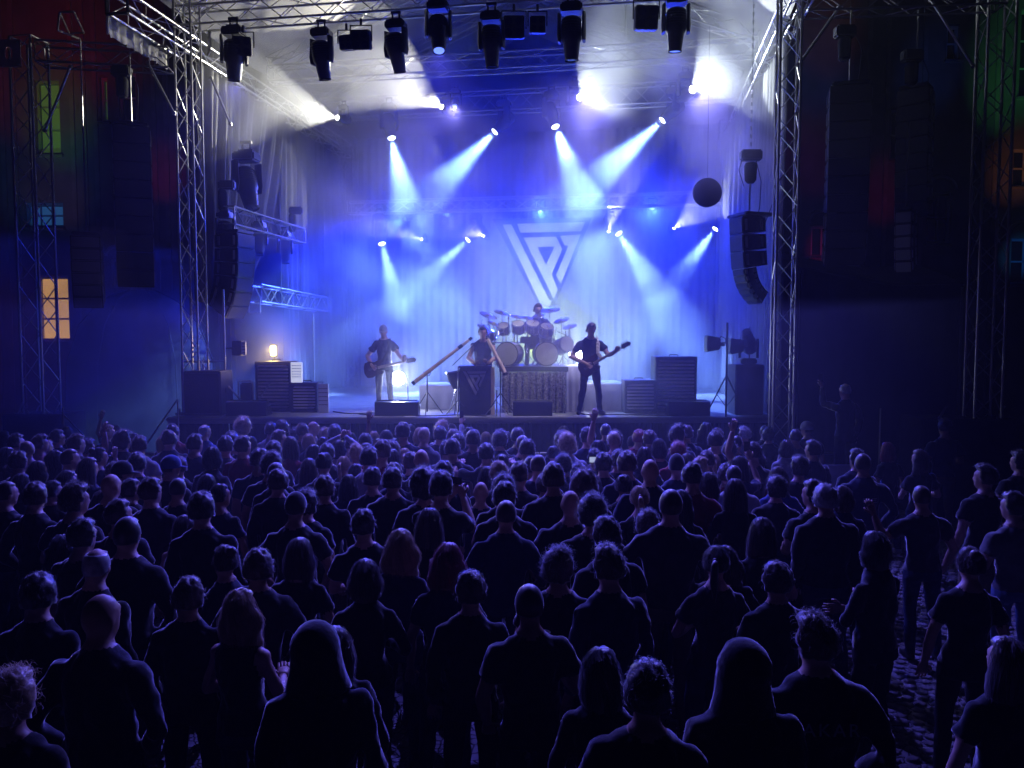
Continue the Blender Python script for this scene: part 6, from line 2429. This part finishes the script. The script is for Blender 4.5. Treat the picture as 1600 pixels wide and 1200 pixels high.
for x in (x0 + .05, x1 - .05):
    member('tent_pole', (x, -.05, 0), (x, -.05, za * .95 if x < 0 else zb * .95), .03, ALUD, t)

# ---------------------------------------------------------------- buildings around the square
PLAS = mat('dark plaster', (.16, .15, .14), rough=.9, noise=.25, scale=.8, bump=.3, bscale=6)
RIB = mat('plaster rib', (.20, .19, .175), rough=.9, noise=.2, scale=2)
FRM = mat('painted window frame', (.55, .55, .52), rough=.5)
GLS = mat('dark window glass', (.02, .022, .028), rough=.08)


def facade(name, label, org, ux, W_, H_, wins, ribs=0, dep=8.0):
    """Wall with window openings; wins = (x, z, w, h, pane material, columns, rows, frame material, arch)."""
    org, ux = Vector(org), Vector(ux).normalized()
    uy = Vector((-ux.y, ux.x, 0))
    rz = math.atan2(ux.y, ux.x)
    t = thing(name, label, 'building', org, rz)
    xs = sorted({0, W_, *[w[0] for w in wins], *[w[0] + w[2] for w in wins]})
    zs = sorted({0, H_, *[w[1] for w in wins], *[w[1] + w[3] for w in wins]})
    k = MB()
    for i in range(len(xs) - 1):
        for j in range(len(zs) - 1):
            cx, cz = (xs[i] + xs[i + 1]) / 2, (zs[j] + zs[j + 1]) / 2
            if any(w[0] < cx < w[0] + w[2] and w[1] < cz < w[1] + w[3] for w in wins):
                continue
            k.add([(xs[i], 0, zs[j]), (xs[i + 1], 0, zs[j]), (xs[i + 1], 0, zs[j + 1]), (xs[i], 0, zs[j + 1])], [(0, 1, 2, 3)])
    for w in wins:
        x, z, ww, hh = w[:4]
        c4 = [(x, z), (x + ww, z), (x + ww, z + hh), (x, z + hh)]
        for a_, b_ in zip(c4, c4[1:] + c4[:1]):
            k.add([(a_[0], 0, a_[1]), (b_[0], 0, b_[1]), (b_[0], .25, b_[1]), (a_[0], .25, a_[1])], [(0, 1, 2, 3)])
    k.add([(0, 0, 0), (0, dep, 0), (0, dep, H_), (0, 0, H_)], [(0, 1, 2, 3)])
    k.add([(W_, 0, 0), (W_, dep, 0), (W_, dep, H_), (W_, 0, H_)], [(0, 1, 2, 3)])
    k.build('wall', PLAS, t)
    k = MB()
    k.box((W_ / 2, dep / 2 - .2, H_ + .2), (W_ + .6, dep + .8, .4))
    k.build('roof', BLKC, t)
    for i in range(ribs):
        x = W_ * (i + .5) / ribs
        if any(w[0] - .1 < x < w[0] + w[2] + .1 for w in wins):
            continue
        k = MB()
        k.box((x, -.04, H_ * .45), (.16, .08, H_ * .86))
        k.build('wall_rib', RIB, t)
    for x, z, ww, hh, pm, nc, nr_, fm, arch in wins:
        k = MB()
        for c_, s_ in (((x + .05, .2, z + hh / 2), (.10, .1, hh)), ((x + ww - .05, .2, z + hh / 2), (.10, .1, hh)), ((x + ww / 2, .2, z + .05), (ww - .2, .1, .10)), ((x + ww / 2, .2, z + hh - .05), (ww - .2, .1, .10))):
            k.box(c_, s_)
        fo = k.build('window', fm, t)
        for i in range(nc):
            for j in range(nr_):
                k = MB()
                pw, ph = (ww - .2) / nc, (hh - .2) / nr_
                k.box((x + .1 + pw * (i + .5), .22, z + .1 + ph * (j + .5)), (pw - .07, .02, ph - .07))
                k.build('pane', pm, fo)
        k = MB()
        for i in range(1, nc):
            k.box((x + .1 + (ww - .2) * i / nc, .21, z + hh / 2), (.06, .06, hh - .2))
        for j in range(1, nr_):
            k.box((x + ww / 2, .212, z + .1 + (hh - .2) * j / nr_), (ww - .2, .064, .06))
        if nc * nr_ > 1:
            k.build('glazing_bar', fm, fo)
        k = MB()
        k.box((x + ww / 2, -.05, z - .06), (ww + .2, .18, .09))
        k.build('sill', RIB, fo)
        if arch:
            k = MB()
            r = ww * .62
            k.loft([(x + ww / 2 - r * math.cos(PI * q / 14), -.04, z + hh + .1 + .8 * r * math.sin(PI * q / 14)) for q in range(15)], [.07] * 15, 6)
            k.build('arch_moulding', FRM, fo, smooth=True)
    return t


ORW = mat('orange lit pane', (.5, .3, .1), emit=(1.0, .52, .13), estr=.62)
PUW = mat('violet lit pane', (.3, .3, .5), emit=(.40, .34, 1.0), estr=.42)
GRW = mat('shutter with painted green light', (.20, .36, .05), rough=.6, emit=(.14, .30, .06), estr=.12)  # green light on the shutters put into colour and emission
BLW = mat('blue lit pane', (.1, .2, .4), rough=.4, emit=(.03, .16, .42), estr=.22)
D = 30.0


def wz(py, d=D):
    return at(0, py, d).z


def win(px0, px1, y0, y1, org_x, *rest, d=D):
    x0, x1 = dx(px0, d) , dx(px1, d)
    return (x0 - org_x, wz(y1, d), x1 - x0, wz(y0, d) - wz(y1, d)) + rest


OX = -26.0
facade('plastered_building', 'dark ribbed building at the far left with glowing orange and green windows', (OX, D, 0), (1, 0, 0), 15.2, 21.0,
       [win(62, 112, 430, 534, OX, ORW, 2, 3, FRM, False), win(70, 108, 125, 242, OX, GRW, 2, 3, mat('green frame', (.25, .42, .12), rough=.5), False),
        win(48, 108, 316, 356, OX, BLW, 3, 2, mat('blue frame', (.12, .30, .45), rough=.5), False),
        win(170, 182, 120, 190, OX, GRW, 1, 2, FRM, False), win(198, 226, 112, 190, OX, GLS, 1, 2, FRM, False),
        win(176, 206, 404, 450, OX, GLS, 2, 1, FRM, True), win(210, 230, 423, 453, OX, PUW, 2, 2, FRM, False),
        win(-60, -10, 430, 534, OX, GLS, 2, 3, FRM, False), win(-60, -10, 180, 290, OX, GLS, 2, 3, FRM, False)], ribs=34)
OX2 = 10.5
facade('townhouse', 'dark townhouse at the far right with coloured light on its window frames', (OX2, D, 0), (1, 0, 0), 14.0, 21.0,
       [win(1262, 1300, 352, 402, OX2, GLS, 2, 1, FRM, True), win(1574, 1615, 14, 152, OX2, GLS, 2, 3, mat('green white frame', (.35, .50, .38), rough=.5), False),
        win(1570, 1612, 232, 292, OX2, GLS, 2, 2, FRM, False), win(1572, 1620, 372, 444, OX2, GLS, 2, 2, mat('frame with painted blue light', (.15, .35, .55), rough=.5), True),  # blue light put into the frame colour of the low window
        win(1462, 1482, 38, 94, OX2, GLS, 1, 2, FRM, False), win(1380, 1405, 170, 250, OX2, GLS, 1, 2, FRM, False), win(1440, 1478, 300, 380, OX2, GLS, 2, 2, FRM, True)], ribs=20)

FL = 1.25
# coloured floodlight thrown on the two facades by effect lamps standing beside the square
for (px, py), (lx, ly, lz), wt, cl, an, lb in (
        ((30, 60), (-15, 21, 5.0), 420, (1.0, .02, .03), 34, 'red floodlight aimed at the upper left facade'),
        ((160, 30), (-14.4, 21, 5.2), 240, (1.0, .01, .03), 26, 'second red floodlight aimed above the left cross truss'),
        ((258, 270), (-13.2, 24.5, 4.8), 120, (1.0, .02, .05), 18, 'small red floodlight aimed beside the left front tower'),
        ((85, 300), (-15.2, 24, 4.6), 60, (1.0, .25, .03), 24, 'orange floodlight aimed between the left windows'),
        ((30, 590), (-14.0, 24, 4.4), 50, (.6, .02, .5), 34, 'purple floodlight aimed low at the left facade'),
        ((40, 480), (-15.5, 23, 4.2), 40, (1.0, .16, .06), 30, 'amber floodlight aimed beside the orange window'),
        ((90, 185), (-15.8, 23, 4.0), 260, (.3, 1.0, .08), 20, 'green floodlight aimed at the green shutters'),
        ((60, 250), (-16.2, 23, 4.0), 160, (.06, .35, 1.0), 40, 'blue floodlight aimed at the left facade'),
        ((1275, 110), (12.6, 22, 5.0), 300, (.03, .12, 1.0), 17, 'blue floodlight aimed at the right facade'),
        ((1450, 115), (13.2, 22, 5.0), 260, (.03, .14, 1.0), 15, 'second blue floodlight aimed at the right facade'),
        ((1290, 40), (12.2, 22, 5.4), 150, (1.0, .22, .03), 16, 'orange floodlight aimed at the upper right facade'),
        ((1270, 240), (12.9, 23, 4.6), 70, (.7, .02, .5), 22, 'magenta floodlight aimed at the right facade'),
        ((1285, 390), (13.0, 24, 4.2), 80, (1.0, .03, .35), 14, 'pink floodlight aimed at the right arched window'),
        ((1380, 300), (13.6, 24, 4.2), 70, (.8, .02, .12), 20, 'red floodlight aimed between the right arrays'),
        ((1590, 90), (16.2, 24, 4.6), 420, (.15, 1.0, .3), 22, 'green floodlight aimed at the far right window'),
        ((1590, 260), (16.6, 24, 4.4), 160, (1.0, .35, .12), 20, 'red floodlight aimed at the far right balcony window'),
        ((1595, 400), (16.9, 24, 4.2), 160, (.04, .35, 1.0), 16, 'blue floodlight aimed at the low far right window')):
    tg = at(px, py, D)
    q = Vector((lx, ly, lz))
    spot(q, tg, wt * FL * (1.3 if px > 800 else 1), cl, an, 1.0, .05)
